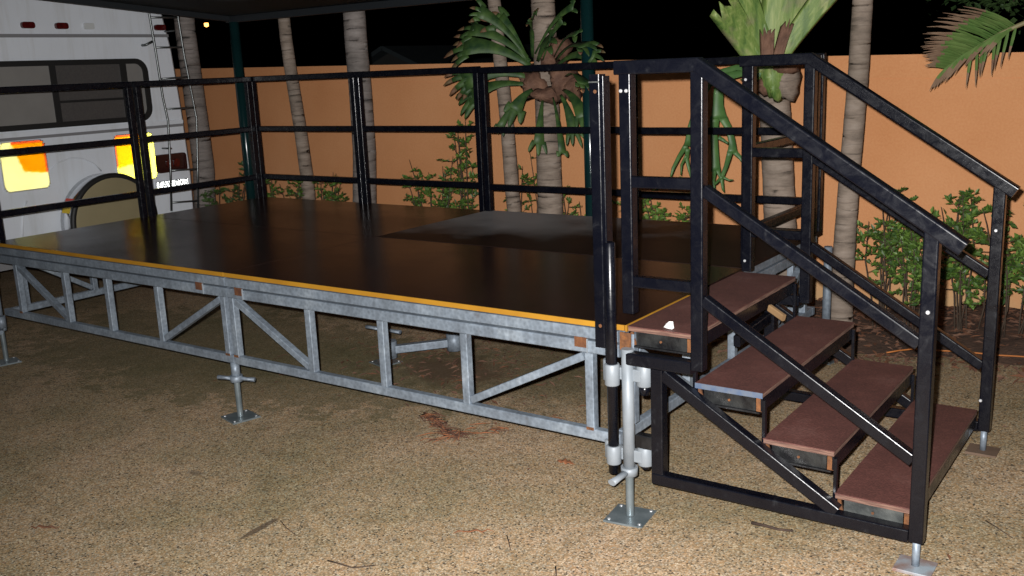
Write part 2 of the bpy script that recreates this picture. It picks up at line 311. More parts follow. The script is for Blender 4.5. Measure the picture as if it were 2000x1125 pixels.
M['canopy'] = mat('dark_canopy_fabric', (.045, .066, .08), .9, noise=(3, .3), col2=(.035, .052, .062)); M['canopy_beam'] = mat('dark_beam_paint', (.010, .013, .016), .6)
M['roof_tile'] = mat('dark_roof', (.10, .13, .14), .8, noise=(4, .3), col2=(.07, .085, .095))
M['house_wall'] = mat('dull_house_wall', (.10, .10, .095), .9, noise=(2, .3), col2=(.08, .08, .075))
M['cord'] = mat('orange_cord', (.42, .14, .03), .7)
M['twig'] = mat('dry_twig', (.025, .015, .011), .9, noise=(30, .2), col2=(.06, .035, .024))
M['dead_leaf'] = mat('dry_leaf', (.30, .11, .045), .8, noise=(14, .25), col2=(.20, .075, .03))
M['fibre'] = mat('palm_fibre', (.065, .028, .018), .95, noise=(12, .25), col2=(.13, .055, .03))
lampm = bpy.data.materials.new('lamp_glow'); lampm.use_nodes = True
lb = lampm.node_tree.nodes['Principled BSDF']; lb.inputs['Emission Color'].default_value = (1, .42, .08, 1); lb.inputs['Emission Strength'].default_value = 6
M['lamp'] = lampm

# ------------------------------------------------------------------ mesh builders
ORG = {}
class MB:
    def __init__(s): s.v = []; s.f = []; s.mi = []; s.smooth = []
    def add(s, vs, fs, mi=0, smooth=False):
        k = len(s.v); s.v += [tuple(x) for x in vs]
        for f in fs: s.f.append(tuple(i+k for i in f)); s.mi.append(mi); s.smooth.append(smooth)
        return s
    def bar(s, p0, p1, w, h, up=(0, 0, 1), r=.005, seg=5, mi=0):
        """hollow-section style bar: rounded rectangle w (side) x h (up) swept p0 -> p1"""
        p0, p1 = Vector(p0), Vector(p1); d = (p1-p0).normalized(); up = Vector(up)
        if abs(d.dot(up.normalized())) > .98: up = Vector((0, 1, 0))
        side = d.cross(up).normalized(); up = side.cross(d).normalized()
        r = min(r, w*.45, h*.45); prof = []
        for cx, cy, a0 in ((w/2-r, h/2-r, 0), (-w/2+r, h/2-r, 90), (-w/2+r, -h/2+r, 180), (w/2-r, -h/2+r, 270)):
            for i in range(seg+1):
                a = math.radians(a0+90*i/seg); prof.append((cx+r*math.cos(a), cy+r*math.sin(a)))
        n = len(prof); vs = [p+side*a+up*b for p in (p0, p1) for a, b in prof]
        fs = [(i, (i+1) % n, n+(i+1) % n, n+i) for i in range(n)] + [tuple(range(n-1, -1, -1)), tuple(range(n, 2*n))]
        # orientation: make side faces point outwards
        return s.add(vs, [tuple(reversed(f)) for f in fs], mi)
    def path(s, pts, w, h, r=.006, seg=5):
        """mitred hollow section along a polyline lying in a plane y = const"""
        pts = [Vector(p) for p in pts]; side = Vector((0, 1, 0)); prof = []
        for cx, cy, a0 in ((w/2-r, h/2-r, 0), (-w/2+r, h/2-r, 90), (-w/2+r, -h/2+r, 180), (w/2-r, -h/2+r, 270)):
            for i in range(seg+1):
                a = math.radians(a0+90*i/seg); prof.append((cx+r*math.cos(a), cy+r*math.sin(a)))
        n = len(prof); vs = []
        for i, p in enumerate(pts):
            d0 = (pts[i]-pts[i-1]).normalized() if i else (pts[1]-pts[0]).normalized()
            d1 = (pts[i+1]-pts[i]).normalized() if i < len(pts)-1 else d0
            u0, u1 = d0.cross(-side).normalized(), d1.cross(-side).normalized()
            if u0.z < 0: u0, u1 = -u0, -u1
            u = (u0+u1).normalized(); k = 1/max(.2, u.dot(u0))
            vs += [p+side*a+u*b*k for a, b in prof]
        fs = []
        for i in range(len(pts)-1): fs += [(i*n+j, i*n+(j+1) % n, (i+1)*n+(j+1) % n, (i+1)*n+j) for j in range(n)]
        fs += [tuple(range(n-1, -1, -1)), tuple(range((len(pts)-1)*n, len(pts)*n))]
        return s.add(vs, [tuple(reversed(f)) for f in fs])
    def box(s, lo, hi, mi=0, r=0.):
        lo, hi = Vector(lo), Vector(hi)
        if r > 0:
            c = (lo+hi)/2
            return s.bar((lo.x, c.y, c.z), (hi.x, c.y, c.z), hi.y-lo.y, hi.z-lo.z, (0, 0, 1), r, 3, mi)
        x0, y0, z0 = lo; x1, y1, z1 = hi
        return s.add([(x0, y0, z0), (x1, y0, z0), (x1, y1, z0), (x0, y1, z0), (x0, y0, z1), (x1, y0, z1), (x1, y1, z1), (x0, y1, z1)],
                     [(0, 3, 2, 1), (4, 5, 6, 7), (0, 1, 5, 4), (1, 2, 6, 5), (2, 3, 7, 6), (3, 0, 4, 7)], mi)
    def tube(s, pts, rad, n=12, cap=True, mi=0, flat=1.):
        pts = [Vector(p) for p in pts]; rad = rad if isinstance(rad, (list, tuple)) else [rad]*len(pts)
        k = len(s.v); prev = None
        for i, p in enumerate(pts):
            d = (pts[min(i+1, len(pts)-1)]-pts[max(i-1, 0)])
            d = d.normalized() if d.length > 1e-9 else Vector((0, 0, 1))
            if prev is None: prev = Vector((1, 0, 0)) if abs(d.x) < .9 else Vector((0, 1, 0))
            a = (prev-d*prev.dot(d)).normalized(); b = d.cross(a); prev = a
            for j in range(n):
                t = 2*math.pi*j/n; s.v.append(tuple(p+(a*math.cos(t)+b*math.sin(t)*flat)*rad[i]))
        for i in range(len(pts)-1):
            for j in range(n):
                s.f.append((k+i*n+j, k+i*n+(j+1) % n, k+(i+1)*n+(j+1) % n, k+(i+1)*n+j)); s.mi.append(mi); s.smooth.append(True)
        if cap:
            s.f.append(tuple(k+j for j in range(n-1, -1, -1))); s.mi.append(mi); s.smooth.append(False)
            e = k+(len(pts)-1)*n; s.f.append(tuple(e+j for j in range(n))); s.mi.append(mi); s.smooth.append(False)
        return s
    def ribbon(s, pts, widths, normals, fold=0., mi=0, smooth=True):
        k = len(s.v)
        for i, p in enumerate(pts):
            p = Vector(p); d = (Vector(pts[min(i+1, len(pts)-1)])-Vector(pts[max(i-1, 0)])).normalized()
            nn = Vector(normals[i] if isinstance(normals, list) else normals); sd = d.cross(nn).normalized(); nn = sd.cross(d)
            w = widths[i]/2
            s.v += [tuple(p-sd*w+nn*fold*w), tuple(p), tuple(p+sd*w+nn*fold*w)]
        for i in range(len(pts)-1):
            for j in range(2):
                a = k+i*3+j; s.f.append((a, a+1, a+4, a+3)); s.mi.append(mi); s.smooth.append(smooth)
        return s
    def build(s, name, mats, parent=None, kind=None):
        me = bpy.data.meshes.new(name)
        org = ORG.get(parent.name, Vector((0, 0, 0))) if parent else Vector((0, 0, 0))
        me.from_pydata([tuple(Vector(v)-org) for v in s.v], [], s.f)
        for m in (mats if isinstance(mats, (list, tuple)) else [mats]): me.materials.append(M[m] if isinstance(m, str) else m)
        me.polygons.foreach_set('material_index', s.mi); me.polygons.foreach_set('use_smooth', s.smooth); me.update()
        o = bpy.data.objects.new(name, me); COL.objects.link(o)
        if parent: o.parent = parent; ORG[o.name] = org
        if kind: o['kind'] = kind
        return o
def thing(name, loc, label, cat, group=None):
    o = bpy.data.objects.new(name, None); COL.objects.link(o); o.location = loc; o.empty_display_size = .1
    ORG[o.name] = Vector(loc); tag(o, label, cat, group); return o
def tag(o, label, cat, group=None):
    o['label'] = label; o['category'] = cat
    if group: o['group'] = group
    return o
def solid(o, t):
    md = o.modifiers.new('thickness', 'SOLIDIFY'); md.thickness = t; md.offset = 0
    return o

# ------------------------------------------------------------------ ground, garden bed
def zg(x, y=0):
    s = 1/(1+math.exp(-(x-.02)/.16))       # paving rises gently to the right of the platform
    base = .0095*x
    up = .018+.068*x if x < 1.6 else .127+.02*(x-1.6)
    return base*(1-s)+max(up, -.02)*s
def axis(lo, a, b, hi, step):
    r = []; x = lo
    while x < a: r.append(x); x += max(step, (a-x)*.35)
    x = a
    while x < b: r.append(x); x += step
    x = b
    while x < hi: r.append(x); x += max(step, (x-b)*.5+step)
    r.append(hi); return r
xs = axis(-60, -6, 4, 60, .12); ys = axis(-60, -4, 3, 60, .35)
mb = MB(); vs = [(x, y, zg(x, y)) for y in ys for x in xs]; nx = len(xs)
mb.add(vs, [(j*nx+i, j*nx+i+1, (j+1)*nx+i+1, (j+1)*nx+i) for j in range(len(ys)-1) for i in range(nx-1)], 0, True)
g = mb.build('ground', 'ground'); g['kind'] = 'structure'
rnd = random.Random(5)
def bedz(x, y):
    e = min(1, max(0, (y-2.42)/.35))
    return zg(x)-.03+e*(.075+.018*math.sin(x*5.3+y*3)+.012*math.sin(x*13.1-y*9)+.008*math.sin(x*23+y*17))
bx = [-9+.1*i for i in range(161)]; by = [2.4+.09*i for i in range(15)]
mb = MB(); vs = [(x, y, bedz(x, y+.05*math.sin(x*2.1))) for y in by for x in bx]; nx = len(bx)
mb.add(vs, [(j*nx+i, j*nx+i+1, (j+1)*nx+i+1, (j+1)*nx+i) for j in range(len(by)-1) for i in range(nx-1)], 0, True)
g = mb.build('garden_bed', 'soil'); g['kind'] = 'structure'
mb = MB()
def chip(mb, p, L, w, rz, tilt, mi, curl=.3):
    c, s_ = math.cos(rz), math.sin(rz); d = Vector((c, s_, math.sin(tilt)*.7)); sd = Vector((-s_, c, rnd.uniform(-.3, .3)))
    p = Vector(p)
    a, b = p-d*L/2, p+d*L/2; m1 = p+sd*w/2+Vector((0, 0, curl*w)); m2 = p-sd*w/2+Vector((0, 0, curl*w))
    mb.add([a, m2, b, m1, p], [(0, 1, 4), (1, 2, 4), (2, 3, 4), (3, 0, 4)], mi)
for i in range(3800):
    x = rnd.uniform(-7, 3.2) if i % 3 else rnd.uniform(-.3, 3); y = rnd.uniform(2.38, 3.65)
    if rnd.random() < .12: y = rnd.gauss(2.38, .1)
    chip(mb, (x, y, max(bedz(x, y), zg(x))+.008), rnd.uniform(.025, .10), rnd.uniform(.012, .035), rnd.uniform(0, 6.3), rnd.uniform(-.5, .5), rnd.choice((0, 0, 1)))
o = mb.build('leaf_litter', ['mulch', 'mulch2']); o['kind'] = 'stuff'; tag(o, 'brown leaf litter and mulch covering the garden bed along the orange wall', 'leaf litter')
mb = MB()
for i in range(420):
    x = rnd.gauss(-1.95, .5); y = rnd.gauss(1.35, .35)
    if y < .15 or y > 2.3: continue
    chip(mb, (x, y, zg(x)+.007), rnd.uniform(.02, .09), rnd.uniform(.008, .025), rnd.uniform(0, 6.3), rnd.uniform(-.2, .3), rnd.choice((0, 0, 1)), .2)
for i in range(60):
    x = rnd.uniform(-3.5, 1.2); y = rnd.uniform(-.2, 2.3)
    chip(mb, (x, y, zg(x)+.005), rnd.uniform(.015, .05), rnd.uniform(.006, .015), rnd.uniform(0, 6.3), rnd.uniform(-.1, .1), rnd.choice((0, 1)), .2)
for i in range(170):
    x = rnd.uniform(-3.2, 2.0); y = rnd.uniform(-1.7, .3)
    chip(mb, (x, y, zg(x)+.003), rnd.uniform(.006, .022), rnd.uniform(.002, .008), rnd.uniform(0, 6.3), rnd.uniform(-.1, .1), rnd.choice((0, 0, 1)), .2)
o = mb.build('fallen_debris', ['mulch', 'mulch2']); o['kind'] = 'stuff'; tag(o, 'scattered dead leaves and bark on the paving under the platform', 'leaf litter')

# ------------------------------------------------------------------ orange boundary wall
WY = 3.7
def wtop(x): return 1.83-.0215*(x+3.1)
o = thing('boundary_wall', (-3, WY+.1, 0), 'long orange rendered garden wall with a flat top band behind the platform', 'wall')
mb = MB(); X0, X1 = -14., 9.
def slab(mb, y0, y1, zb, zt, n=12, mi=0):
    for i in range(n):
        a = X0+(X1-X0)*i/n; b = X0+(X1-X0)*(i+1)/n
        mb.add([(a, y0, zb(a)), (b, y0, zb(b)), (b, y1, zb(b)), (a, y1, zb(a)), (a, y0, zt(a)), (b, y0, zt(b)), (b, y1, zt(b)), (a, y1, zt(a))],
               [(4, 5, 6, 7), (0, 1, 5, 4), (2, 3, 7, 6)] + ([(3, 0, 4, 7)] if i == 0 else []) + ([(1, 2, 6, 5)] if i == n-1 else []), mi)
slab(mb, WY, WY+.19, lambda x: -.3, lambda x: wtop(x)-.158); mb.build('wall_face', 'wall', o)
mb = MB(); slab(mb, WY-.004, WY+.194, lambda x: wtop(x)-.152, wtop); mb.build('top_band', 'wall', o)
mb = MB(); slab(mb, WY+.006, WY+.18, lambda x: wtop(x)-.159, lambda x: wtop(x)-.151); mb.build('band_joint', 'wall', o)

# ------------------------------------------------------------------ platform stage
H, D, L = .797, 2.34, 2.4
st = thing('portable_stage', (-2.4, 1.17, 0), 'long galvanised truss platform with dark brown ply deck and yellow front edge', 'stage')
for i, (x0, x1) in enumerate(((-4.8, -2.402), (-2.398, 0))):
    for j, (y0, y1) in enumerate(((0, 1.168), (1.172, D))):
        dusty = i == 1 and j == 1
        p = MB().box((x0, y0+.002, H-.018), (x1-.002, y1-.002, H+(.0015 if dusty else 0))).build('deck_panel', 'deck_dusty' if dusty else 'deck', st)
        if dusty: p['label'] = 'paler dusty deck panel at the back right'
for x0, x1 in ((-4.8, -2.405), (-2.395, .0)):
    MB().box((x0, -.008, .777), (x1, .0, .7995), r=.002).build('edge_strip', 'yellow', st)
MB().box((.001, .0, .772), (.007, .62, .7985), r=.002).build('edge_strip', 'yellow', st)
VX = [-.17, -.81, -1.305, -1.795]
def truss(x0, x1, y, name, front, vxs, ybar=.04):
    t = MB().bar((x0, y, .688), (x1, y, .688), ybar, .052, r=.006).build(name, 'galv', st)
    MB().bar((x0, y, .318), (x1, y, .318), ybar, .046, r=.006).build('bottom_chord', 'galv', t)
    MB().bar((x0, y-.002 if front else y+.002, .748), (x1, y-.002 if front else y+.002, .748), ybar+.006, .046, r=.004).build('deck_channel', 'galv', t)
    for v in vxs: MB().bar((v, y, .341), (v, y, .662), .038, .038, r=.004).build('vertical', 'galv', t)
    for a, b in ((vxs[0], vxs[1]), (vxs[-1], vxs[-2])):
        s = 1 if b > a else -1
        MB().bar((a+s*.026, y+.002, .645), (b-s*.026, y+.002, .36), .034, .036, (0, 1, 0), .004).build('diagonal', 'galv', t)
    for q in ([vxs[0], vxs[-1]]):
        MB().box((q-.017, y-ybar/2-.001, .335), (q+.017, y-ybar/2+.004, .348), r=.001).build('weld', 'rust_light', t)
    return t
YF, YB = .020, D-.02
truss(-2.395, -.03, YF, 'front_truss', True, [-.17, -.81, -1.305, -1.795, -2.375])
truss(-4.78, -2.405, YF, 'front_truss', True, [-2.445, -3.03, -3.53, -3.99, -4.56])
truss(-2.395, -.03, YB, 'rear_truss', False, [-.17, -.81, -1.305, -1.795, -2.375])
truss(-4.78, -2.405, YB, 'rear_truss', False, [-2.445, -3.03, -3.53, -3.99, -4.56])
for xe in (-4.76, -.05):
    t = MB().bar((xe, .045, .688), (xe, D-.045, .688), .04, .052, r=.006).build('end_truss', 'galv', st)
    MB().bar((xe, .045, .318), (xe, D-.045, .318), .04, .046, r=.006).build('bottom_chord', 'galv', t)
    MB().bar((xe, .045, .748), (xe, D-.045, .748), .045, .046, r=.004).build('deck_channel', 'galv', t)
    for v in (.15, .66, 1.17, 1.68, 2.19): MB().bar((xe, v, .341), (xe, v, .662), .038, .038, r=.004).build('vertical', 'galv', t)
    for a, b in ((.15, .66), (2.19, 1.68)):
        s = 1 if b > a else -1
        MB().bar((xe+.002, a+s*.026, .645), (xe+.002, b-s*.026, .36), .034, .036, (1, 0, 0), .004).build('diagonal', 'galv', t)
for xc in (-4.2, -3.6, -3.0, -1.8, -1.2, -.6): MB().bar((xc, .045, .748), (xc, D-.045, .748), .04, .046).build('deck_joist', 'galv', st)
for y0, y1 in ((.045, 1.15), (1.19, D-.045)):
    MB().bar((-2.4, y0, .70), (-2.4, y1, .70), .05, .10).build('centre_beam', 'galv', st)
for a in (-.20, -2.62, -2.295, -4.79):
    MB().box((a-.030, YF-.026, .684), (a+.026, YF-.019, .727), r=.002).build('rust_patch', 'rust', st)
    MB().box((a+.026, YF-.0255, .664), (a+.031, YF-.019, .722), r=.001).build('weld_bead', 'collar', st)
MB().box((.012-.03, -.012, .70), (.03, -.006, .772), r=.002).build('rust_patch', 'rust_light', st)
MB().bar((0.012, .02, .40), (.012, .02, .765), .05, .04).build('corner_upright', 'galv', st)
def jack(x, y, top, wing, rz, big=False, plate=.155, hang=True, arm=.09):
    zgd = zg(x)
    j = MB().tube([(x, y, wing), (x, y, top)], .024, 16).build('screw_jack', 'collar' if big else 'galv', st)
    pts = []; z = zgd+.012; rr = []
    while z < wing: pts += [(x, y, z), (x, y, z+.0025)]; rr += [.0175, .0155]; z += .005
    MB().tube(pts, rr, 12).build('screw_shaft', 'zinc', j)
    c, s = math.cos(rz), math.sin(rz)
    w = MB(); w.tube([(x, y, wing-.016), (x, y, wing+.018)], .034, 14)
    for k, (q, dz) in enumerate(((1, -.012), (-1, .012))):
        if big and q < 0:
            continue
        w.tube([(x+q*c*.02, y+q*s*.02, wing), (x+q*c*arm*.6, y+q*s*arm*.6, wing+dz*.6), (x+q*c*arm, y+q*s*arm, wing+dz)], [.017, .015, .018], 10, flat=.7)
    w.build('wing_nut', 'collar' if big else 'galv', j)
    h = plate/2; a = {True: .12, False: -.25}[big]
    p = MB(); ca, sa = math.cos(a), math.sin(a)
    p.bar((x-ca*h, y-sa*h, zgd+.006), (x+ca*h, y+sa*h, zgd+.006), plate, .009, r=.002); pl = p.build('base_plate', 'zinc', j)
    b = MB()
    for u, v in ((1, 1), (1, -1), (-1, 1), (-1, -1)):
        q = Vector((x+(ca*u-sa*v)*h*.78, y+(sa*u+ca*v)*h*.78, zgd+.0105)); b.tube([q, q+Vector((0, 0, .003))], .007, 8)
    b.build('plate_holes', 'bolt', j)
    return j
jn = jack(.025, -.03, .715, .212, math.radians(262), True, .165, arm=.115)
for cx, cy, rr in ((-.034, -.048, .030), (.082, .0, .032), (-.075, .0, .024)):
    for z0, z1 in ((.565, .652), (.238, .315)):
        MB().tube([(cx, cy, z0), (cx, cy, z0+.004), (cx, cy, z1-.004), (cx, cy, z1)], [rr-.003, rr, rr, rr-.003], 18).build('collar', 'collar', jn)
for z in (.61, .277): MB().bar((-.075, -.018, z), (.082, -.018, z), .03, .05).build('collar_web', 'collar', jn)
jack(-2.42, .02, .30, .205, math.radians(36), plate=.16, arm=.10)
jl = jack(-4.84, -.01, .70, .20, math.radians(-30), plate=.155)
for z0, z1 in ((.57, .655), (.215, .295)):
    for cx, cy in ((-4.785, -.03), (-4.89, -.03)):
        MB().tube([(cx, cy, z0), (cx, cy, z1)], .03, 14).build('collar', 'galv', jl)
jm = jack(-2.4, 1.17, .65, .20, math.radians(15), plate=.155, arm=.12)
q1, q2 = Vector((-2.36, 1.17, .07)), Vector((-2.03, 1.42, .10))
MB().bar(q1, q2, .05, .05).build('jack_brace', 'galv', jm)
MB().tube([q2-Vector((.0, 0, .05)), q2+Vector((0, 0, .06))], .05, 12).build('brace_knuckle', 'galv', jm)
MB().tube([q1-Vector((.0, 0, .05)), q1+Vector((0, 0, .06))], .05, 12).build('brace_knuckle', 'galv', jm)
for x, y in ((-4.8, 2.36), (-2.42, 2.36), (.03, 2.37)): jack(x, y, .70, .19, .4)
# front right corner: bolted black post stub and the black pin tube through the collars
cp = MB().bar((-.082, -.03, .712), (-.082, -.03, 1.752), .046, .05, (0, 1, 0), .006).build('corner_post', 'black', st)
MB().bar((-.048, -.036, .655), (-.048, -.036, 1.745), .018, .05, (0, 1, 0), .004).build('post_flange', 'black', cp)
MB().box((-.104, -.058, 1.722), (-.06, -.0552, 1.727)).build('chalk_mark', 'tray_grey', cp)
for z in (1.69, .80): MB().tube([(-.078, -.0565, z), (-.078, -.053, z)], .007, 10).build('bolt_hole', 'rust_light', cp)
pt = MB().tube([(-.034, -.048, .20), (-.034, -.048, 1.128), (-.034, -.048, 1.132)], [.0215, .0215, .018], 18).build('pin_tube', 'black', st)
MB().tube([(.082, 0, .53), (.082, 0, .57)], .021, 14).build('pin_stub', 'black', st)
MB().tube([(.082, 0, .222), (.082, 0, .24)], [.016, .021], 14).build('pin_stub', 'black', st)

# ------------------------------------------------------------------ guard rails round the deck
def guard(p0, p1, label, dz=0., mt='black'):
    p0, p1 = Vector(p0), Vector(p1); d = (p1-p0).normalized(); z0 = H+.001
    t = thing('guard_rail', ((p0.x+p1.x)/2, (p0.y+p1.y)/2, z0), label, 'railing', 'black guard rail panels round the platform')
    a, b = p0+d*.022, p1-d*.022
    for q in (a, b):
        MB().bar((q.x, q.y, z0), (q.x, q.y, 1.762+dz), .044, .044, (0, 1, 0), .006).build('post', mt, t)
    MB().bar((p0.x, p0.y, 1.785+dz), (p1.x, p1.y, 1.785+dz), .044, .044, (0, 0, 1), .006).build('top_rail', mt, t)
    for z in (1.378, .978):
        MB().bar((a.x+d.x*.022, a.y+d.y*.022, z+dz), (b.x-d.x*.022, b.y-d.y*.022, z+dz), .042, .042, (0, 0, 1), .006).build('rail', mt, t)
    return t
yb = D-.025; xl = -4.772
guard((-4.80, yb, 0), (-3.595, yb, 0), 'black three-bar railing panel at the back left corner of the deck')
guard((-3.585, yb, 0), (-2.405, yb, 0), 'second black railing panel from the left along the back of the deck')
guard((-2.392, yb, 0), (-1.215, yb, 0), 'third railing panel along the back, its top bar set slightly lower', -.008)
guard((-1.205, yb, 0), (-.0, yb, 0), 'black railing panel at the back right corner, seen behind the stairs', -.012)
guard((xl, .025, 0), (xl, 1.165, 0), 'black railing panel at the front left, nearest the front corner', 0)
guard((xl, 1.195, 0), (xl, yb-.035, 0), 'black railing panel on the left side, next to the back corner', 0)
guard((-.03, 1.26, 0), (-.03, yb-.035, 0), 'black side railing panel between far stair post and back right corner', -.02)

# ------------------------------------------------------------------ stairs
sx = thing('stage_stairs', (.6, .55, zg(.6)), 'black steel stairs with four brown ply treads and sloping handrails', 'stairs')
TR = [(.012, .285, .797), (.295, .556, .612), (.56, .818, .442), (.824, 1.082, .289)]
Y0, Y1 = 0., 1.10
for i, (x0, x1, z) in enumerate(TR):
    t = MB().box((x0, Y0, z-.004), (x1, Y1, z)).build('tread', 'tread', sx)
    MB().box((x0+.0015, Y0+.0015, z-.02), (x1-.0015, Y1-.0015, z-.004)).build('ply_edge', 'ply_edge', t)
    if i == 1:
        e = MB().box((x0-.001, Y0-.0025, z-.021), (x1+.001, Y0, z-.0005)).build('painted_edge', 'blue_edge', t); e['label'] = 'pale blue painted end of the second tread'
    zb = z-.022
    MB().box((x0+.002, Y0+.004, zb-.05), (x0+.008, Y1-.004, zb)).build('edge_angle', 'black', t); MB().box((x1-.008, Y0+.004, zb-.05), (x1-.002, Y1-.004, zb)).build('edge_angle', 'black', t)
    MB().box((x0+.03, Y0+.012, zb-.054), (x1-.03, Y0+.016, zb-.001), r=.0).build('end_plate', 'tray_grey' if i == 3 else 'tray', t)
    lp = MB(); lp.box((x0+.012, Y0+.002, zb-.062), (x1-.012, Y0+.03, zb-.0545), r=.002); lp.build('end_lip', 'black_old', t)
    for xa, e_ in ((x0+.009, .010), (x1-.025, .016)):
        MB().add([(xa, Y0+.005, zb-.052), (xa+.022, Y0+.005, zb-.052), (xa+e_, Y0+.005, zb-.002), (xa, Y0+.005, zb-.002), (xa, Y0+.014, zb-.052), (xa+.022, Y0+.014, zb-.052), (xa+e_, Y0+.014, zb-.002), (xa, Y0+.014, zb-.002)],
                 [(0, 1, 2, 3), (7, 6, 5, 4), (0, 4, 5, 1), (1, 5, 6, 2), (2, 6, 7, 3), (3, 7, 4, 0)]).build('rusty_corner', 'rust_light', t)
    for s in (-1, 1):
        a = Vector(((x0+x1)/2, Y0+.008, zb-.028)); MB().tube([a+Vector((0, .004, 0)), a+Vector((0, -.001, 0))], .005, 8).build('weld_spot', 'rust_light', t)
        break
    if i in (0, 2, 3): pass
    MB().box((x0+.01, Y1-.016, zb-.054), (x1-.01, Y1-.012, zb-.001)).build('end_plate', 'black', t)
for i in range(3):
    x1 = TR[i][1]; zt = TR[i][2]-.074; zb = TR[i+1][2]+.0
    for y in (Y0+.014, Y1-.014):
        MB().bar((x1+.003, y, zb-.07), (x1+.003, y, zt+.045), .012, .02, (0, 1, 0), .002).build('riser_strap', 'black', sx)
def side(yc, near):
    xe = 1.20 if near else 1.165
    """handrail and lower frame of one side"""
    P = .048
    k = (1.20-1.772)/(1.19-.32)
    hr = MB().path([(.0, yc, 1.772), (.318, yc, 1.772), (xe, yc, 1.772+k*(xe-.318))], P+.002, .05, .007).build('handrail', 'black', sx)
    def zr(x, off=0): return 1.772+k*(x-.318)+off
    MB().bar((.042, yc, .862 if near else .80), (.042, yc, 1.748), P, P, (0, 1, 0), .006).build('post', 'black', hr)
    MB().bar((.323, yc, .675), (.323, yc, 1.748), P, P, (0, 1, 0), .006).build('post', 'black', hr)
    MB().bar((1.108, yc, .195), (1.108, yc, zr(1.108)-.012), P-.001, P, (0, 1, 0), .006).build('post', 'black', hr)
    for za, zb_, zc in ((1.36, 1.355, .875), (.985, .955, .478)):
        MB().bar((.066, yc, za), (.30, yc, za), .04, .042, (0, 0, 1), .006).build('rail', 'black', hr)
        MB().bar((.345, yc, zb_-.015), (1.085, yc, zc), .04, .042, (0, 0, 1), .006).build('sloping_rail', 'black', hr)
    bf = MB().bar((.135, yc, .212), (1.084, yc, .212), P, .045, (0, 0, 1), .006).build('lower_frame', 'black', sx)
    MB().bar((.158, yc, .235), (.158, yc, .655), .05, P, (0, 1, 0), .006).build('upright', 'black', bf)
    MB().bar((.02, yc, .680), (.299, yc, .680), P, .05, (0, 0, 1), .006).build('top_bar', 'black', bf)
    MB().bar((.18, yc, .636), (.842, yc, .236), P-.006, .046, (0, 0, 1), .006).build('diagonal', 'black', bf)
    MB().bar((.058, yc+.012, .345), (.133, yc+.012, .345), .04, .055, (0, 0, 1), .006).build('hook', 'black_old', bf)
    ft = MB().tube([(1.108, yc, zg(1.108)+.01), (1.108, yc, .196)], .013, 12).build('foot', 'galv', sx)
    MB().box((1.108-.06, yc-.055, zg(1.108)-.001), (1.108+.06, yc+.055, zg(1.108)+.011), r=.002).build('base_plate', M['foot_plate'] if near else M['foot_rusty'], ft)
    yf = yc-P/2
    for x, z in (((.028, 1.69), (.050, 1.69), (1.11, .985)) if near else ((.03, 1.69), (1.105, 1.06), (1.09, .33), (.035, .85))):
        MB().tube([(x, yf-.004, z), (x, yf+.002, z)], [.005, .0085], 10).build('bolt', 'bolt', hr)
M['foot_plate'] = mat('rust_edged_plate', (.36, .42, .47), .5, .3, noise=(9, .12), col2=(.24, .10, .05))
M['foot_rusty'] = mat('brown_plate', (.09, .055, .035), .8, noise=(12, .2), col2=(.14, .09, .06))
side(-.029, True); side(1.129, False)
MB().bar((.20, .62, .60), (.20, .98, .62), .03, .05).build('cross_bar', 'black', sx)
tb = MB().bar(ony((1503, 601), .70), ony((1531, 621), .66), .02, .03).build('timber_packer', 'timber', sx)

pp = MB()
c0 = Vector((.17, .04, .7975))
rr_ = random.Random(3)
ring = [c0+Vector((.022*math.cos(a)+rr_.uniform(-.006, .006), .016*math.sin(a), rr_.uniform(.0, .004))) for a in [i*math.pi/4 for i in range(8)]]
top = [c0+Vector((.013*math.cos(a)+rr_.uniform(-.006, .006), .010*math.sin(a), rr_.uniform(.014, .03))) for a in [i*math.pi/4 for i in range(8)]]
pp.add(ring+top+[c0+Vector((.002, 0, .02))], [(i, (i+1) % 8, 8+(i+1) % 8, 8+i) for i in range(8)]+[(8+i, 8+(i+1) % 8, 16) for i in range(8)])
tag(pp.build('paper_scrap', 'paper'), 'small crumpled white paper scrap on the top stair tread', 'paper')

# ------------------------------------------------------------------ parked camper van
VXP = -6.2
vn = thing('camper_van', (VXP-3, 1.533, zg(-9)), 'white camper van with its rear facing the platform, ladder and spare wheel on it', 'van')
VC = 1.533
mb = MB()
prof = []                          # body cross-section, slight tumblehome
for y, z in ((1.13, .42), (1.15, .9), (1.13, 1.5), (1.09, 2.1), (1.03, 2.45), (.93, 2.62), (.70, 2.70)): prof.append((y, z))
full = [(VC+y, z) for y, z in prof]+[(VC-y, z) for y, z in reversed(prof)]
rings = []
for x, sc in ((VXP, .965), (VXP-.02, .985), (VXP-.06, 1.0), (VXP-6.2, 1.0)):
    rings.append([(x, VC+(y-VC)*sc, 1.4+(z-1.4)*(sc if z > 1.4 else 1)) for y, z in full])
n_ = len(full); vs = [v for r in rings for v in r]
fs = [(k*n_+i, k*n_+(i+1) % n_, (k+1)*n_+(i+1) % n_, (k+1)*n_+i) for k in range(len(rings)-1) for i in range(n_)]
fs += [tuple(range(n_-1, -1, -1)), tuple(range((len(rings)-1)*n_, len(rings)*n_))]
mb.add(vs, fs); mb.build('body', 'van', vn)
xf = VXP+.003
def panel(y0, y1, z0, z1, t=.012, r=.01, mi=0, x=xf): return MB().bar((x, (y0+y1)/2, (z0+z1)/2), (x+t, (y0+y1)/2, (z0+z1)/2), y1-y0, z1-z0, (0, 0, 1), r, 5)
panel(.5, 2.57, 2.195, 2.222, .018, .006).build('seam_trim', 'van_grey', vn)
panel(.47, 2.62, 1.378, 1.402, .014, .006).build('seam_trim', 'van_grey', vn)
panel(.47, 2.62, 1.405, 1.44, .02, .01).build('moulding', 'van', vn)
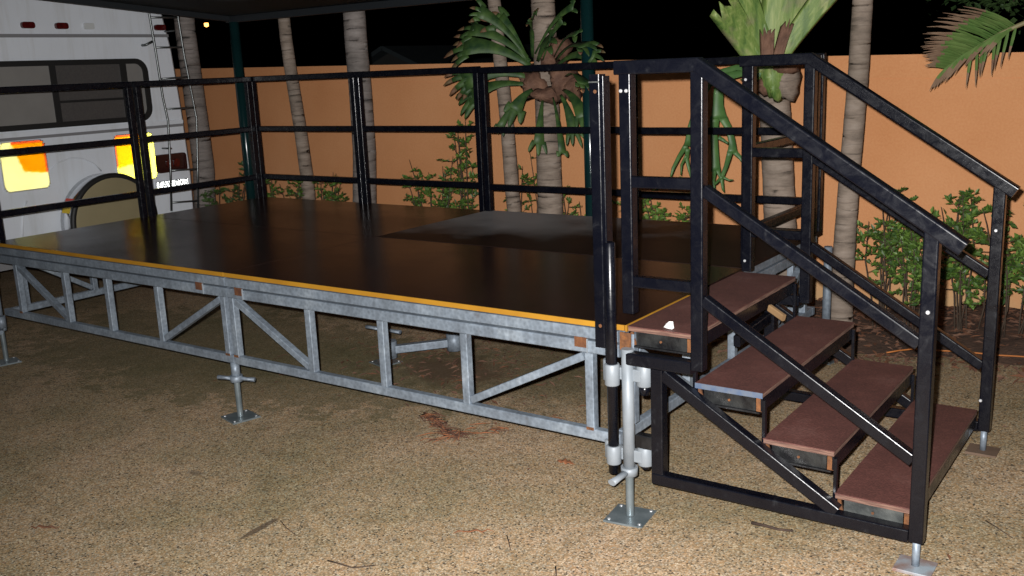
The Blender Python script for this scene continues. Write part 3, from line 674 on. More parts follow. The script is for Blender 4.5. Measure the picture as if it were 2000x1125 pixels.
for y, z in ((1.241, 2.292), (1.533, 2.288), (2.489, 2.281)):
    panel(y-.055, y+.055, z-.026, z+.026, .03, .02).build('marker_lamp', 'lens_red', vn)
q = panel(1.786-.045, 1.786+.045, 2.262, 2.315, .02, .012).build('marker_lamp', 'lens_clear', vn); q['label'] = 'marker lamp base without its red lens'
wy0, wy1 = VC-(2.30-VC), 2.30
wf = MB()
def frame(mb, y0, y1, z0, z1, w, r, x0, x1, seg=6):
    def rr(y0, y1, z0, z1, r):
        o = []
        for cy, cz, a0 in ((y1-r, z1-r, 0), (y0+r, z1-r, 90), (y0+r, z0+r, 180), (y1-r, z0+r, 270)):
            for i in range(seg+1):
                a = math.radians(a0+90*i/seg); o.append((cy+r*math.cos(a), cz+r*math.sin(a)))
        return o
    A, B = rr(y0, y1, z0, z1, r), rr(y0+w, y1-w, z0+w, z1-w, max(.005, r-w)); n = len(A)
    vs = [(x, y, z) for x in (x0, x1) for P in (A, B) for y, z in P]
    fs = []
    for i in range(n):
        j = (i+1) % n
        fs += [(2*n+i, 2*n+j, 3*n+j, 3*n+i), (i, j, 2*n+j, 2*n+i), (n+j, n+i, 3*n+i, 3*n+j)]
    mb.add(vs, fs); return mb
fo = frame(wf, wy0, wy1, 1.455, 2.01, .045, .12, xf, xf+.03).build('rear_window', 'rubber', vn)
panel(2.03, 2.085, 1.50, 1.965, .024, .004).build('window_post', 'rubber', fo)
panel(1.37, 1.42, 1.50, 1.965, .024, .004).build('window_post', 'rubber', fo)
panel(1.42, 2.03, 1.655, 1.675, .02, .004).build('sliding_bar', 'rubber', fo)
panel(1.42, 2.03, 1.50, 1.965, .008, .003).build('pane', 'glass_dark', fo)
panel(wy0+.03, 1.37, 1.50, 1.965, .008, .003).build('pane', 'glass_curtain', fo)
panel(2.085, 2.27, 1.50, 1.965, .008, .003).build('pane', 'glass_curtain', fo)
# prismatic reflectors: an array of true corner cubes, so light goes back where it came from
def cubecorner(mb, inside, y0, y1, z0, z1, x, a=.0085, mi=0):
    e = [Vector((1/math.sqrt(3), u, v)) for u, v in ((0, math.sqrt(2/3)), (-math.sqrt(.5), -math.sqrt(1/6)), (math.sqrt(.5), -math.sqrt(1/6)))]
    nr = int(max(y1-y0, z1-z0)/a/1.1)+3; cy, cz = (y0+y1)/2, (z0+z1)/2
    for i in range(-nr, nr+1):
        for j in range(-nr, nr+1):
            k = -i-j
            c = (e[0]*(i+1)+e[1]*(j+1)+e[2]*(k+1))*a
            if not (y0 <= cy+c.y <= y1 and z0 <= cz+c.z <= z1 and inside(cy+c.y, cz+c.z)): continue
            o = Vector((x-.012, cy, cz))
            def P(u, v, w): return o+(e[0]*u+e[1]*v+e[2]*w)*a
            mb.add([P(i+1, j, k), P(i+1, j+1, k), P(i+1, j+1, k+1), P(i+1, j, k+1)], [(0, 1, 2, 3)], mi)
            mb.add([P(i, j+1, k), P(i, j+1, k+1), P(i+1, j+1, k+1), P(i+1, j+1, k)], [(0, 1, 2, 3)], mi)
            mb.add([P(i, j, k+1), P(i+1, j, k+1), P(i+1, j+1, k+1), P(i, j+1, k+1)], [(0, 1, 2, 3)], mi)
    return mb
def marker(y0, y1, z0, z1, mirror, ymat):
    p = panel(y0, y1, z0, z1, .006, .03).build('marker_plate', 'van', vn)
    p['label'] = 'yellow and orange reflective marker plate'
    w, h = y1-y0, z1-z0
    def uv(y, z):
        u = (y-y0)/w
        if mirror: u = 1-u
        return u, (z-z0)/h
    def corner(u, v):
        return (min(u, 1-u)*w > .012 or min(v, 1-v)*h > .03) and (min(v, 1-v)*h > .012 or min(u, 1-u)*w > .03)
    # u=1 is the inner side; orange trapezoid fills the inner upper part
    def orange(u, v): return u > .30+.18*(.93-v)/.5*.9 and v > .40-.08*(u-.45)*2 and v < .95 and u < .955
    def red(u, v): return (v >= .95 and u > .28) or (u >= .955 and v > .34)
    x = xf+.022
    cubecorner(MB(), lambda y, z: corner(*uv(y, z)) and not orange(*uv(y, z)) and not red(*uv(y, z)), y0, y1, z0, z1, x).build('yellow_field', ymat, p)
    cubecorner(MB(), lambda y, z: orange(*uv(y, z)), y0, y1, z0, z1, x).build('orange_field', 'retro_orange', p)
    cubecorner(MB(), lambda y, z: red(*uv(y, z)) and corner(*uv(y, z)), y0, y1, z0, z1, x).build('red_border', 'retro_red', p)
marker(.845, 1.235, .965, 1.368, False, 'retro_pale')
marker(1.875, 2.272, .925, 1.348, True, 'retro_yellow')
t = panel(2.27, 2.60, .965, 1.135, .035, .03).build('tail_lamp', 'lens_dark', vn)
for y in (2.40, 2.48): panel(y-.03, y+.03, 1.01, 1.085, .012, .02, x=xf+.035).build('red_lens', 'lens_red', t)
np_ = panel(2.245, 2.60, .815, .895, .008, .008, x=xf+.006).build('number_plate', 'van', vn)
cubecorner(MB(), lambda y, z: True, 2.25, 2.595, .82, .89, xf+.030, .006).build('plate_face', 'retro_white', np_)
def text(s, size, loc, rot, mt, parent, name):
    cu = bpy.data.curves.new('txt', 'FONT'); cu.body = s; cu.size = size; cu.align_x = 'CENTER'; cu.align_y = 'CENTER'; cu.extrude = .001
    to = bpy.data.objects.new('txt', cu); COL.objects.link(to)
    dg = bpy.context.evaluated_depsgraph_get(); me = bpy.data.meshes.new_from_object(to.evaluated_get(dg)); bpy.data.objects.remove(to)
    me.materials.clear(); me.materials.append(M[mt]); o = bpy.data.objects.new(name, me); COL.objects.link(o); o.parent = parent
    o.location = Vector(loc)-ORG[parent.name]; o.rotation_euler = rot; return o
text('FAV 0XS', .088, (xf+.034, 2.422, .855), (math.pi/2, 0, math.pi/2), 'plate_text', np_, 'plate_letters')
MB().tube([onx(p, VXP+.002) for p in ((90, 352), (98, 332), (115, 317), (138, 309), (162, 310), (183, 320), (198, 334))], .007, 8).build('moulded_arch', 'van', vn)
MB().tube([onx(p, VXP+.002) for p in ((52, 392), (46, 410), (44, 440), (44, 470))], .008, 8).build('moulded_line', 'van', vn)
# spare wheel
WC = Vector((VXP+.01, 1.68, .62)); R_ = .415
sw = MB()
def ringtube(mb, prof, n=48):
    k = len(mb.v)
    for i in range(n):
        a = 2*math.pi*i/n
        for r, x in prof: mb.v.append((WC.x+x, WC.y+r*math.cos(a), WC.z+r*math.sin(a)))
    m_ = len(prof)
    for i in range(n):
        for j in range(m_-1):
            a, b = i*m_+j, ((i+1) % n)*m_+j; mb.f.append((k+a, k+a+1, k+b+1, k+b)); mb.mi.append(0); mb.smooth.append(True)
    return mb
w = ringtube(MB(), [(R_-.05, 0), (R_, .02), (R_, .17), (R_-.005, .175)]).build('spare_wheel', 'chrome', vn)
ringtube(MB(), [(R_-.008, .165), (R_+.006, .178), (R_+.002, .20), (R_-.03, .208), (R_-.036, .20)]).build('tyre_rim', 'rubber', w)
ringtube(MB(), [(R_-.03, .195), (R_-.10, .212), (.2, .222), (.01, .226), (.001, .226)]).build('wheel_cover', 'wheel_tan', w)
for a0, a1, mt, nm in ((150, 163, 'retro_yellow', 'yellow_sticker'), (145, 150, 'retro_red', 'red_sticker')):
    mb = MB(); n = 6; k = 0
    for i in range(n+1):
        a = math.radians(a0+(a1-a0)*i/n); mb.v += [(WC.x+x, WC.y+(R_+.003)*math.cos(a), WC.z+(R_+.003)*math.sin(a)) for x in (.04, .155)]
    for i in range(n): mb.f.append((2*i, 2*i+1, 2*i+3, 2*i+2)); mb.mi.append(0); mb.smooth.append(True)
    mb.build(nm, M['sticker_yellow'] if 'yellow' in nm else M['sticker_red'], w)
# ladder
LX = -6.06
la = MB()
la.tube([onx(p, LX+.0) for p in ((284, -10), (290, 20), (304, 100), (318, 190), (328, 235), (333, 330), (335, 412))], .011, 10)
lad = la.build('rear_ladder', 'ladder', vn)
rl = MB(); rl.tube([onx(p, LX) for p in ((338, -10), (347, 30), (360, 110), (376, 190), (384, 232), (386, 330), (387, 412))], .011, 10); rl.build('ladder_rail', 'ladder', lad)
for a, b in (((292, 34), (350, 34)), ((303, 93), (358, 92)), ((316, 154), (370, 150)), ((324, 213), (382, 210)), ((333, 333), (386, 330)), ((334, 396), (387, 392))):
    MB().tube([onx(a, LX), onx(b, LX)], .009, 8).build('rung', 'ladder', lad)
for p in ((335, 290), (340, 60)):
    a = onx(p, LX); MB().tube([a, (VXP, a.y, a.z)], .008, 8).build('ladder_bracket', 'ladder', lad)
k1 = onx((284, 88), VXP+.05); MB().tube([(VXP, k1.y, k1.z), (VXP+.05, k1.y, k1.z), (VXP+.06, k1.y+.07, k1.z+.03)], .012, 8).build('hook', 'ladder', vn)
MB().box((VXP, .55, .36), (VXP+.12, 2.52, .50), r=.03).build('bumper', 'van_grey', vn)
for y in (VC-.85, VC+.85):
    for x in (VXP-1.4, VXP-5.0):
        zc = zg(x)+.34
        wh = MB().tube([(x, y-.11, zc), (x, y+.11, zc)], .34, 28).build('wheel', 'rubber', vn)
        MB().tube([(x, y-.115, zc), (x, y+.115, zc)], .2, 20).build('rim', 'ladder', wh)

# ------------------------------------------------------------------ shade canopy on green posts
ca = thing('shade_canopy', (-1.5, 2.65, zg(-1.5)), 'dark fabric canopy carried on two green steel posts behind the deck', 'canopy')
def cz(y): return 2.315+.08*(2.65-y)
mb = MB(); xa, xb, ya, yb_ = -5.42, 5.2, 2.68, -4.2
vs = []; nx_, ny_ = 12, 9
for j in range(ny_):
    for i in range(nx_):
        u, v = i/(nx_-1), j/(ny_-1); y = ya+(yb_-ya)*v
        vs.append((xa+(xb-xa)*u, y, cz(y)+.05*math.sin(math.pi*u*4)**2*0+.02))
mb.add(vs, [(j*nx_+i, j*nx_+i+1, (j+1)*nx_+i+1, (j+1)*nx_+i) for j in range(ny_-1) for i in range(nx_-1)], 0, True)
solid(mb.build('canopy_sheet', 'canopy', ca), .012)
MB().bar((xa, ya-.03, cz(ya)+.0), (xb, ya-.03, cz(ya)+.0), .05, .07).build('edge_beam', 'canopy_beam', ca)
for x in (-5.33, -1.72, 1.95+1.2): MB().tube([(x, 2.64, zg(x)-.02), (x, 2.64, 2.28)], .044, 18).build('post', 'post_green', ca)
for x in (-5.38, 5.1): MB().bar((x, ya-.06, cz(ya)+.0), (x, yb_, cz(yb_)+.0), .05, .05).build('side_beam', 'canopy_beam', ca)
for x in (-5.2, 5.0): MB().tube([(x, -4.1, zg(x)-.02), (x, -4.1, cz(-4.1)-.02)], .044, 18).build('post', 'post_green', ca)

# ------------------------------------------------------------------ palms
def palm(label, pix, Y, wid, height, mt='trunk', ring=.085, shaft=None, fronds=9, base_flare=1.25, seed=1, fl=1.6, mat_f='palm_leaf'):
    """pix: trunk centre line pixels from the base upwards on the plane y=Y"""
    R = random.Random(seed)
    P = [ony(p, Y) for p in pix]
    x0, z0 = P[0].x, P[0].z
    base = Vector((x0, Y, bedz(x0, Y)-.03))
    ctrl = [base]+[p for p in P if p.z > base.z+.05]
    d = (ctrl[-1]-ctrl[-2]).normalized()
    if ctrl[-1].z < height: ctrl.append(ctrl[-1]+d*((height-ctrl[-1].z)/max(.5, d.z)))
    def at(z):
        for a, b in zip(ctrl[:-1], ctrl[1:]):
            if a.z <= z <= b.z: f = (z-a.z)/(b.z-a.z); return a.lerp(b, f)
        return ctrl[-1].copy()
    t = thing('palm_tree', base, label, 'palm', 'palms in the garden bed')
    pts, rad = [], []; z = base.z; zs = []
    top = ctrl[-1].z
    while z < top:
        zs.append(z)
        h = (z-base.z)/(top-base.z); r = wid/2*(1-.22*h)*(1+(base_flare-1)*math.exp(-(z-base.z)/.28))
        step = ring*R.uniform(.75, 1.25)
        for f, k in ((0, .996), (.10, 1.003), (.5, 1.0), (.9, .999), (.97, .994)):
            if z+f*step < top:
                pts.append(at(z+f*step)+Vector((R.uniform(-.001, .001), R.uniform(-.001, .001), 0))); rad.append(r*k*R.uniform(.993, 1.007))
        z += step
    MB().tube(pts, rad, 18).build('trunk', mt, t)
    top_p = ctrl[-1]
    if shaft:
        a = at(shaft); MB().tube([a, a.lerp(top_p, .3), a.lerp(top_p, .8), top_p+Vector((0, 0, .1))], [wid*.40, wid*.52, wid*.42, wid*.2], 14).build('crownshaft', 'shaft', t)
    for i in range(fronds):
        az = 2*math.pi*i/fronds+R.uniform(-.3, .3); el = R.uniform(.5, 1.2)
        frond(t, top_p+Vector((0, 0, .05)), az, el, fl*R.uniform(.85, 1.1), R, False)
    return t
def frond(parent, p0, az, el, length, R, single, droop=1.0, n=22, mats=('palm_leaf', 'palm_tip')):
    d = Vector((math.cos(az)*math.cos(el), math.sin(az)*math.cos(el), math.sin(el))); p = Vector(p0); pts = [p.copy()]; dirs = [d.copy()]
    st_ = length/n
    for i in range(n):
        d = (d+Vector((0, 0, -droop*2.2/n))).normalized(); p = p+d*st_; pts.append(p.copy()); dirs.append(d.copy())
    mb = MB(); mb.tube(pts, [.014*(1-.8*i/n)+.002 for i in range(n+1)], 6, mi=0)
    for i in range(3, n+1):
        f = i/n; ll = length*.36*math.sin(math.pi*min(1, .18+.78*f))**.7
        sd0 = dirs[i].cross(Vector((0, 0, 1))).normalized()
        for s in (-1, 1):
            q = pts[i]; dd = (sd0*s*.8+dirs[i]*.6+Vector((0, 0, .15))).normalized(); lp = [q.copy()]
            for k in range(4):
                dd = (dd+Vector((0, 0, -.22))).normalized(); q = q+dd*ll/4; lp.append(q.copy())
            mb.ribbon(lp, [.012, .03, .03, .02, .003], Vector((0, 0, 1)), .25, mi=1)
    return mb.build('frond', ['rachis', mats[0]], parent)
palm('grey palm trunk right beside the van ladder', [(400, 400), (398, 330), (388, 250), (374, 150), (362, 60), (356, 0)], 2.95, .215, 4.6, 'trunk_grey', seed=2, fl=1.5)
palm('slim leaning palm with a green crownshaft at the back left', [(603, 385), (600, 350), (586, 250), (568, 140), (558, 70), (552, 10)], 3.0, .125, 3.4, 'trunk', .06, shaft=2.27, seed=3, fl=1.2)
palm('thick grey palm trunk behind the second railing joint', [(712, 400), (712, 300), (704, 180), (695, 80), (690, 0)], 3.15, .215, 4.8, 'trunk_grey', seed=4)
palm('slim palm trunk left of the brown fern clump', [(1004, 410), (1000, 370), (990, 240), (978, 130), (968, 30)], 3.05, .115, 4.0, 'trunk', .075, seed=5, fl=1.2)
pe = palm('palm trunk carrying the large brown-centred staghorn fern', [(1075, 412), (1073, 360), (1070, 250), (1066, 120), (1060, 0)], 2.95, .195, 4.8, 'trunk', seed=6)
pf = palm('stout palm trunk carrying the pale green staghorn fern', [(1525, 480), (1522, 400), (1517, 280), (1508, 130), (1500, 0)], 2.85, .205, 4.4, 'trunk', .12, seed=7)
palm('slender palm trunk right of the stairs against the orange wall', [(1640, 600), (1645, 540), (1660, 330), (1676, 150), (1685, 0)], 2.85, .128, 4.8, 'trunk', .095, base_flare=1.45, seed=8)

# young palm outside the right edge whose frond hangs into view
R = random.Random(21)
yp = thing('young_palm', (2.75, 3.0, bedz(2.75, 3.0)-.02), 'young palm at the right edge with a drooping browning frond', 'palm')
MB().tube([(2.75, 3.0, 0), (2.74, 3.0, .8), (2.7, 3.0, 1.7), (2.68, 3.0, 2.15)], [.09, .075, .07, .06], 14).build('trunk', 'trunk', yp)
for i in range(7):
    az = -.9+i*.62+.25
    frond(yp, (2.68, 3.0, 2.15), az if abs(az-math.pi) > .5 else az+.6, R.uniform(.9, 1.2), 1.3, R, False)
# the frond in view, its rachis laid out from the photograph at y about 2.9
FY = 2.85
path_px = [(2230, 22), (2150, 10), (2060, 22), (2000, 45), (1960, 62), (1925, 82), (1895, 100), (1870, 117), (1848, 134)]
rp = [ony(p, FY) for p in path_px]; rp = [Vector((2.68, 3.0, 2.15))]+rp[2:]
mb = MB(); mb.tube(rp, [.016-.0016*i for i in range(len(rp))], 8)
vf = mb.build('drooping_frond', 'rachis', yp)
def onpath(f):
    k = f*(len(rp)-1); i = min(len(rp)-2, int(k)); return rp[i].lerp(rp[i+1], k-i), (rp[i+1]-rp[i]).normalized()
def px_len(n): return n/292.
Rf = random.Random(4)
nl = 52
for i in range(nl):
    f = .34+.66*i/(nl-1); p, d = onpath(f)
    for s in (1, -1):
        # upper row points up-left, lower row hangs down
        upv = CU; lf = -CR
        if s == 1:
            a = math.radians(150-38*min(1, max(0, (f-.35)/.6))*-.35 + Rf.uniform(-4, 4)); ln = px_len(100 - 66*max(0, (f-.55)/.45)+Rf.uniform(-8, 8))
        else:
            a = math.radians(206+12*max(0, (f-.4)/.6)+Rf.uniform(-4, 4)+(45 if f < .75 and i % 4 == 0 else 0)); ln = px_len((50 if f > .75 else 62)+Rf.uniform(-8, 8))
        dd = (CR*math.cos(a)+CU*math.sin(a)-CF*Rf.uniform(.0, .35)).normalized(); q = p.copy(); lp = [q.copy()]
        for k in range(5):
            dd = (dd+Vector((0, 0, -.09 if s == 1 else -.12))).normalized(); q = q+dd*ln/5; lp.append(q.copy())
        lb_ = MB(); nrm = (-CF+CU*.3).normalized()
        lb_.ribbon(lp[:4], [.007, .016, .017, .014], nrm, .3, mi=0); lb_.ribbon(lp[3:], [.014, .009, .002], nrm, .2, mi=1)
        lb_.build('leaflet', ['palm_leaf', 'palm_tip'], vf)

# ------------------------------------------------------------------ staghorn ferns
def strap(mb, p, d, nrm, length, width, depth, R, mi=0, droop=.5, tipmi=1, spread=.45, lastlev=0):
    """a strap that forks at its end, antler fashion"""
    n = 5; pts = [Vector(p)]; d = Vector(d).normalized(); q = Vector(p); ws = []
    for i in range(n):
        d = (d+Vector((0, 0, -droop/n*.6))).normalized(); q = q+d*length/n; pts.append(q.copy())
    fork = depth > 0
    for i in range(n+1):
        f = i/n; ws.append(width*((.55+.55*f) if fork else max(.08, (.75+.25*f)*(1-f**3))))
    mb.ribbon(pts, ws, nrm, .12, tipmi if (not fork and lastlev) else mi)
    if fork:
        sd = d.cross(Vector(nrm)).normalized()
        k = 2 if R.random() < .75 else 3
        for j in range(k):
            s = (j-(k-1)/2)/max(.5, (k-1)/2)
            nd = (d+sd*s*spread*R.uniform(.7, 1.3)).normalized()
            strap(mb, pts[-1]+sd*s*width*.22-d*width*.1, nd, nrm, length*R.uniform(.5, .72), width*.66, depth-1, R, mi, droop*1.1, tipmi, spread*1.05, 1)
def fdir(a, out=.35): a = math.radians(a); return CR*math.cos(a)+CU*math.sin(a)-CF*out
def fern_one():
    c = ony((1062, 150), 2.82)
    t = thing('staghorn_fern', c, 'dark green staghorn fern with brown shield fronds on a palm trunk', 'fern')
    R = random.Random(9)
    # shield fronds: overlapping rounded brown plates hugging the trunk
    for (px, py, rx, rz_, y) in ((1072, 112, .14, .11, 2.83), (1040, 168, .17, .10, 2.80), (1094, 156, .16, .13, 2.81), (1064, 186, .20, .06, 2.79), (1090, 98, .12, .10, 2.86), (1028, 152, .11, .09, 2.84), (1114, 176, .10, .10, 2.84)):
        q = ony((px, py), y); mb = MB(); n = 20; rings = 4; vs = [q+Vector((0, -.05, 0))]
        ph = R.uniform(0, 6)
        for k in range(1, rings+1):
            for i in range(n):
                a = 2*math.pi*i/n; wob = 1+.2*math.sin(3*a+ph)+.16*math.sin(7*a+ph*2) if k == rings else 1+.05*math.sin(3*a+ph)
                rr = k/rings*wob; vs.append(q+CR*(rx*rr*math.cos(a)*.62)+Vector((0, 0, rz_*rr*math.sin(a)))+Vector((0, -.05+.10*(k/rings)**2+.012*math.sin(9*a+k), 0)))
        fs = [(0, 1+i, 1+(i+1) % n) for i in range(n)]
        for k in range(rings-1):
            for i in range(n): a0 = 1+k*n; fs.append((a0+i, a0+n+i, a0+n+(i+1) % n, a0+(i+1) % n))
        mb.add(vs, fs, 0, True); solid(mb.build('shield_frond', 'fern_brown', t), .006)
    # lobed fronds: narrow stalk widening to a blade that splits into drooping fingers (base, tip, width, fingers, brown tips)
    spec = [((1035, 128), (905, 92), 62, 5, 1), ((1035, 120), (918, 58), 46, 4, 1), ((1030, 118), (972, 38), 50, 4, 1), ((1040, 112), (1040, 32), 34, 4, 1), ((1045, 105), (1120, 12), 20, 2, 0),
            ((1085, 118), (1146, 90), 40, 4, 1), ((1082, 112), (1128, 66), 20, 2, 0), ((1085, 130), (1160, 112), 34, 4, 1), ((1030, 150), (905, 160), 56, 5, 1), ((1030, 165), (915, 192), 50, 4, 0),
            ((1030, 185), (975, 250), 22, 3, 0), ((1060, 195), (1052, 282), 30, 3, 0), ((1095, 185), (1122, 262), 34, 4, 0), ((1100, 175), (1140, 228), 40, 4, 0), ((1105, 150), (1142, 165), 38, 4, 1),
            ((1050, 120), (1075, 78), 40, 3, 0), ((1080, 190), (1098, 300), 20, 2, 0), ((1030, 112), (935, 22), 40, 4, 1), ((1060, 118), (1098, 40), 16, 2, 0), ((1040, 175), (1005, 215), 40, 3, 0)]
    for i, (bp_, tp_, wp, nf, br) in enumerate(spec):
        mb = MB(); yb0 = 2.80-R.uniform(0, .06); out = R.uniform(.05, .28)
        p0 = ony(bp_, yb0); p1 = ony(tp_, yb0-out); L_ = (p1-p0).length; w_ = wp/370.
        nrm = (-CF+CU*R.uniform(0, .5)+CR*R.uniform(-.35, .35)).normalized(); pts = []; ws = []; n = 7
        for k in range(n+1):
            f = k/n; pts.append(p0.lerp(p1, f)+Vector((0, 0, .10*L_*math.sin(math.pi*f)))); ws.append(w_*(.22+.78*f**1.5))
        mb.ribbon(pts, ws, nrm, .16)
        d = (pts[-1]-pts[-3]).normalized(); sd = d.cross(nrm).normalized()
        for k in range(nf):
            u = (k-(nf-1)/2)/max(.5, (nf-1)/2); q = pts[-1]+sd*u*w_*.40-d*w_*.25; dd = (d+sd*u*R.uniform(.35, .75)).normalized(); ln = w_*R.uniform(.75, 1.35)*(1.15-.25*abs(u)); fp = [q.copy()]; wf_ = w_/nf*R.uniform(1.05, 1.4); fw = [wf_*1.25]
            for j in range(5):
                dd = (dd+Vector((0, 0, -.13))).normalized(); q = q+dd*ln/5; fp.append(q.copy()); fw.append(wf_*(1.15, 1.0, .88, .68, .12)[j])
            if br and R.random() < .8: mb.ribbon(fp[:4], fw[:4], nrm, .12, 0); mb.ribbon(fp[3:], fw[3:], nrm, .12, 1)
            else: mb.ribbon(fp, fw, nrm, .12, 0)
        solid(mb.build('antler_frond', ['fern', 'fern_tip'], t), .0025)
    return t
fern_one()
def fern_two():
    c = ony((1508, 130), 2.72)
    t = thing('staghorn_fern', c, 'huge pale green staghorn fern fanning upward on the stout palm trunk', 'fern')
    R = random.Random(17)
    def blade(a, length, w0, w1, y, out, mt, lobes=True, base=(1505, 118), notch=0):
        mb = MB(); q = ony(base, y); n = 9; d = fdir(a, out).normalized(); pts = [q.copy()]; ws = []
        for i in range(n):
            d = (d-CF*.05+Vector((0, 0, -.02))).normalized(); q = q+d*length/n; pts.append(q.copy())
        for i in range(n+1):
            f = i/n; ws.append(w0+(w1-w0)*f**1.1)
        nrm = -CF
        # wide fan blade with five columns and ribs
        sd = None; cols = 9; k = len(mb.v)
        for i, p in enumerate(pts):
            dd = (pts[min(i+1, n)]-pts[max(i-1, 0)]).normalized(); sd = dd.cross(nrm).normalized(); nn = sd.cross(dd)
            for j in range(cols):
                u = j/(cols-1)*2-1
                ext = dd*(length*.16*math.sin(j*2.4+a)*(i/n)**6) if lobes else Vector((0, 0, 0))
                mb.v.append(tuple(p+sd*(u*ws[i]/2)+nn*(-.30*ws[i]/2*u*u*.5+.012*(1 if j % 2 else -1)*(.4+i/n))+ext))
        for i in range(n):
            for j in range(cols-1):
                b = k+i*cols+j; mb.f.append((b, b+1, b+cols+1, b+cols)); mb.mi.append(0); mb.smooth.append(True)
        solid(mb.build('shield_frond', mt, t), .005)
    blade(92, .75, .20, .50, 2.72, .12, 'shield')
    blade(66, .80, .16, .34, 2.70, .22, 'shield')
    blade(118, .72, .14, .20, 2.69, .25, 'shield')
    blade(78, .62, .18, .42, 2.68, .22, 'shield')
    blade(132, .46, .17, .20, 2.66, .3, 'shield', base=(1490, 118))
    blade(58, .60, .10, .16, 2.66, .3, 'shield', base=(1522, 112))
    blade(97, .17, .08, .09, 2.62, .25, 'fern_brown', base=(1500, 116))
    blade(80, .20, .06, .07, 2.61, .25, 'fern_brown', base=(1520, 112))
    for (px, py, rx, rz_, y, mt) in ((1516, 150, .115, .125, 2.70, 'shield'), (1500, 128, .14, .11, 2.71, 'shield'), (1536, 160, .075, .12, 2.74, 'trunk'), (1516, 172, .055, .085, 2.705, 'shield'), (1500, 165, .08, .08, 2.715, 'fern_brown'), (1530, 125, .09, .07, 2.69, 'fern_brown')):
        q = ony((px, py), y); mb = MB(); n = 22; vs = [q+Vector((0, -.05, 0))]; ph = R.uniform(0, 6)
        for k in range(1, 5):
            for i in range(n):
                a = 2*math.pi*i/n; rr = k/4*(1+(.10*math.sin(4*a+ph)+.06*math.sin(9*a) if k == 4 else .03*math.sin(4*a+ph)))
                vs.append(q+CR*(rx*rr*math.cos(a))+Vector((0, 0, rz_*rr*math.sin(a)))+Vector((0, -.05+.09*(k/4)**2+.006*math.sin(9*a+k), 0)))
        fs = [(0, 1+i, 1+(i+1) % n) for i in range(n)]
        for k in range(3):
            for i in range(n): a0 = 1+k*n; fs.append((a0+i, a0+n+i, a0+n+(i+1) % n, a0+(i+1) % n))
        mb.add(vs, fs, 0, True); solid(mb.build('shield_frond', mt, t), .006)
    # hanging antlers, traced, in front of the wall
    AY = 2.66
    def path(px, ws, n=3):
        pts = [ony(p, AY+.02*math.sin(i)) for i, p in enumerate(px)]
        P = []; Wd = []
        for i in range(len(pts)-1):
            for k in range(n): f = k/n; P.append(pts[i].lerp(pts[i+1], f)); Wd.append((ws[i]+(ws[i+1]-ws[i])*f)/335)
        P.append(pts[-1]); Wd.append(ws[-1]/293)
        return P, Wd
    def antler(strokes):
        mb = MB()
        for px, ws in strokes:
            P, Wd = path(px, ws); mb.ribbon(P, Wd, -CF, .22)
        solid(mb.build('antler_frond', 'antler', t), .007)
    antler([([(1488, 140), (1450, 143), (1420, 150), (1403, 175), (1402, 205), (1403, 232)], [16, 14, 15, 20, 22, 34]),
            ([(1396, 228), (1394, 262), (1396, 300), (1398, 335)], [20, 15, 16, 18]), ([(1396, 330), (1393, 352), (1396, 372)], [10, 7, 3]), ([(1400, 330), (1410, 352), (1414, 375)], [9, 6, 2]),
            ([(1410, 228), (1424, 252), (1430, 280), (1430, 298)], [18, 14, 14, 20]), ([(1426, 296), (1418, 325), (1409, 348), (1412, 372)], [12, 9, 8, 3]), ([(1434, 296), (1446, 308), (1458, 330)], [11, 8, 2]),
            ([(1410, 345), (1398, 358), (1392, 362)], [7, 5, 2]), ([(1412, 346), (1424, 352), (1432, 351)], [6, 4, 1.5]), ([(1403, 268), (1412, 273), (1422, 280)], [8, 7, 4])])
    antler([([(1480, 136), (1440, 132), (1410, 140), (1385, 165), (1362, 205), (1348, 250), (1343, 285)], [14, 12, 12, 13, 12, 12, 15]),
            ([(1340, 284), (1326, 306), (1315, 328), (1310, 345)], [11, 8, 7, 3]), ([(1343, 290), (1341, 310), (1346, 332), (1350, 350)], [10, 8, 6, 2]), ([(1340, 304), (1331, 322), (1330, 342)], [6, 5, 2]), ([(1350, 262), (1362, 280), (1366, 300)], [9, 7, 2])])
    antler([([(1486, 146), (1462, 150), (1446, 156)], [8, 6, 2])])
    return t
fern_two()

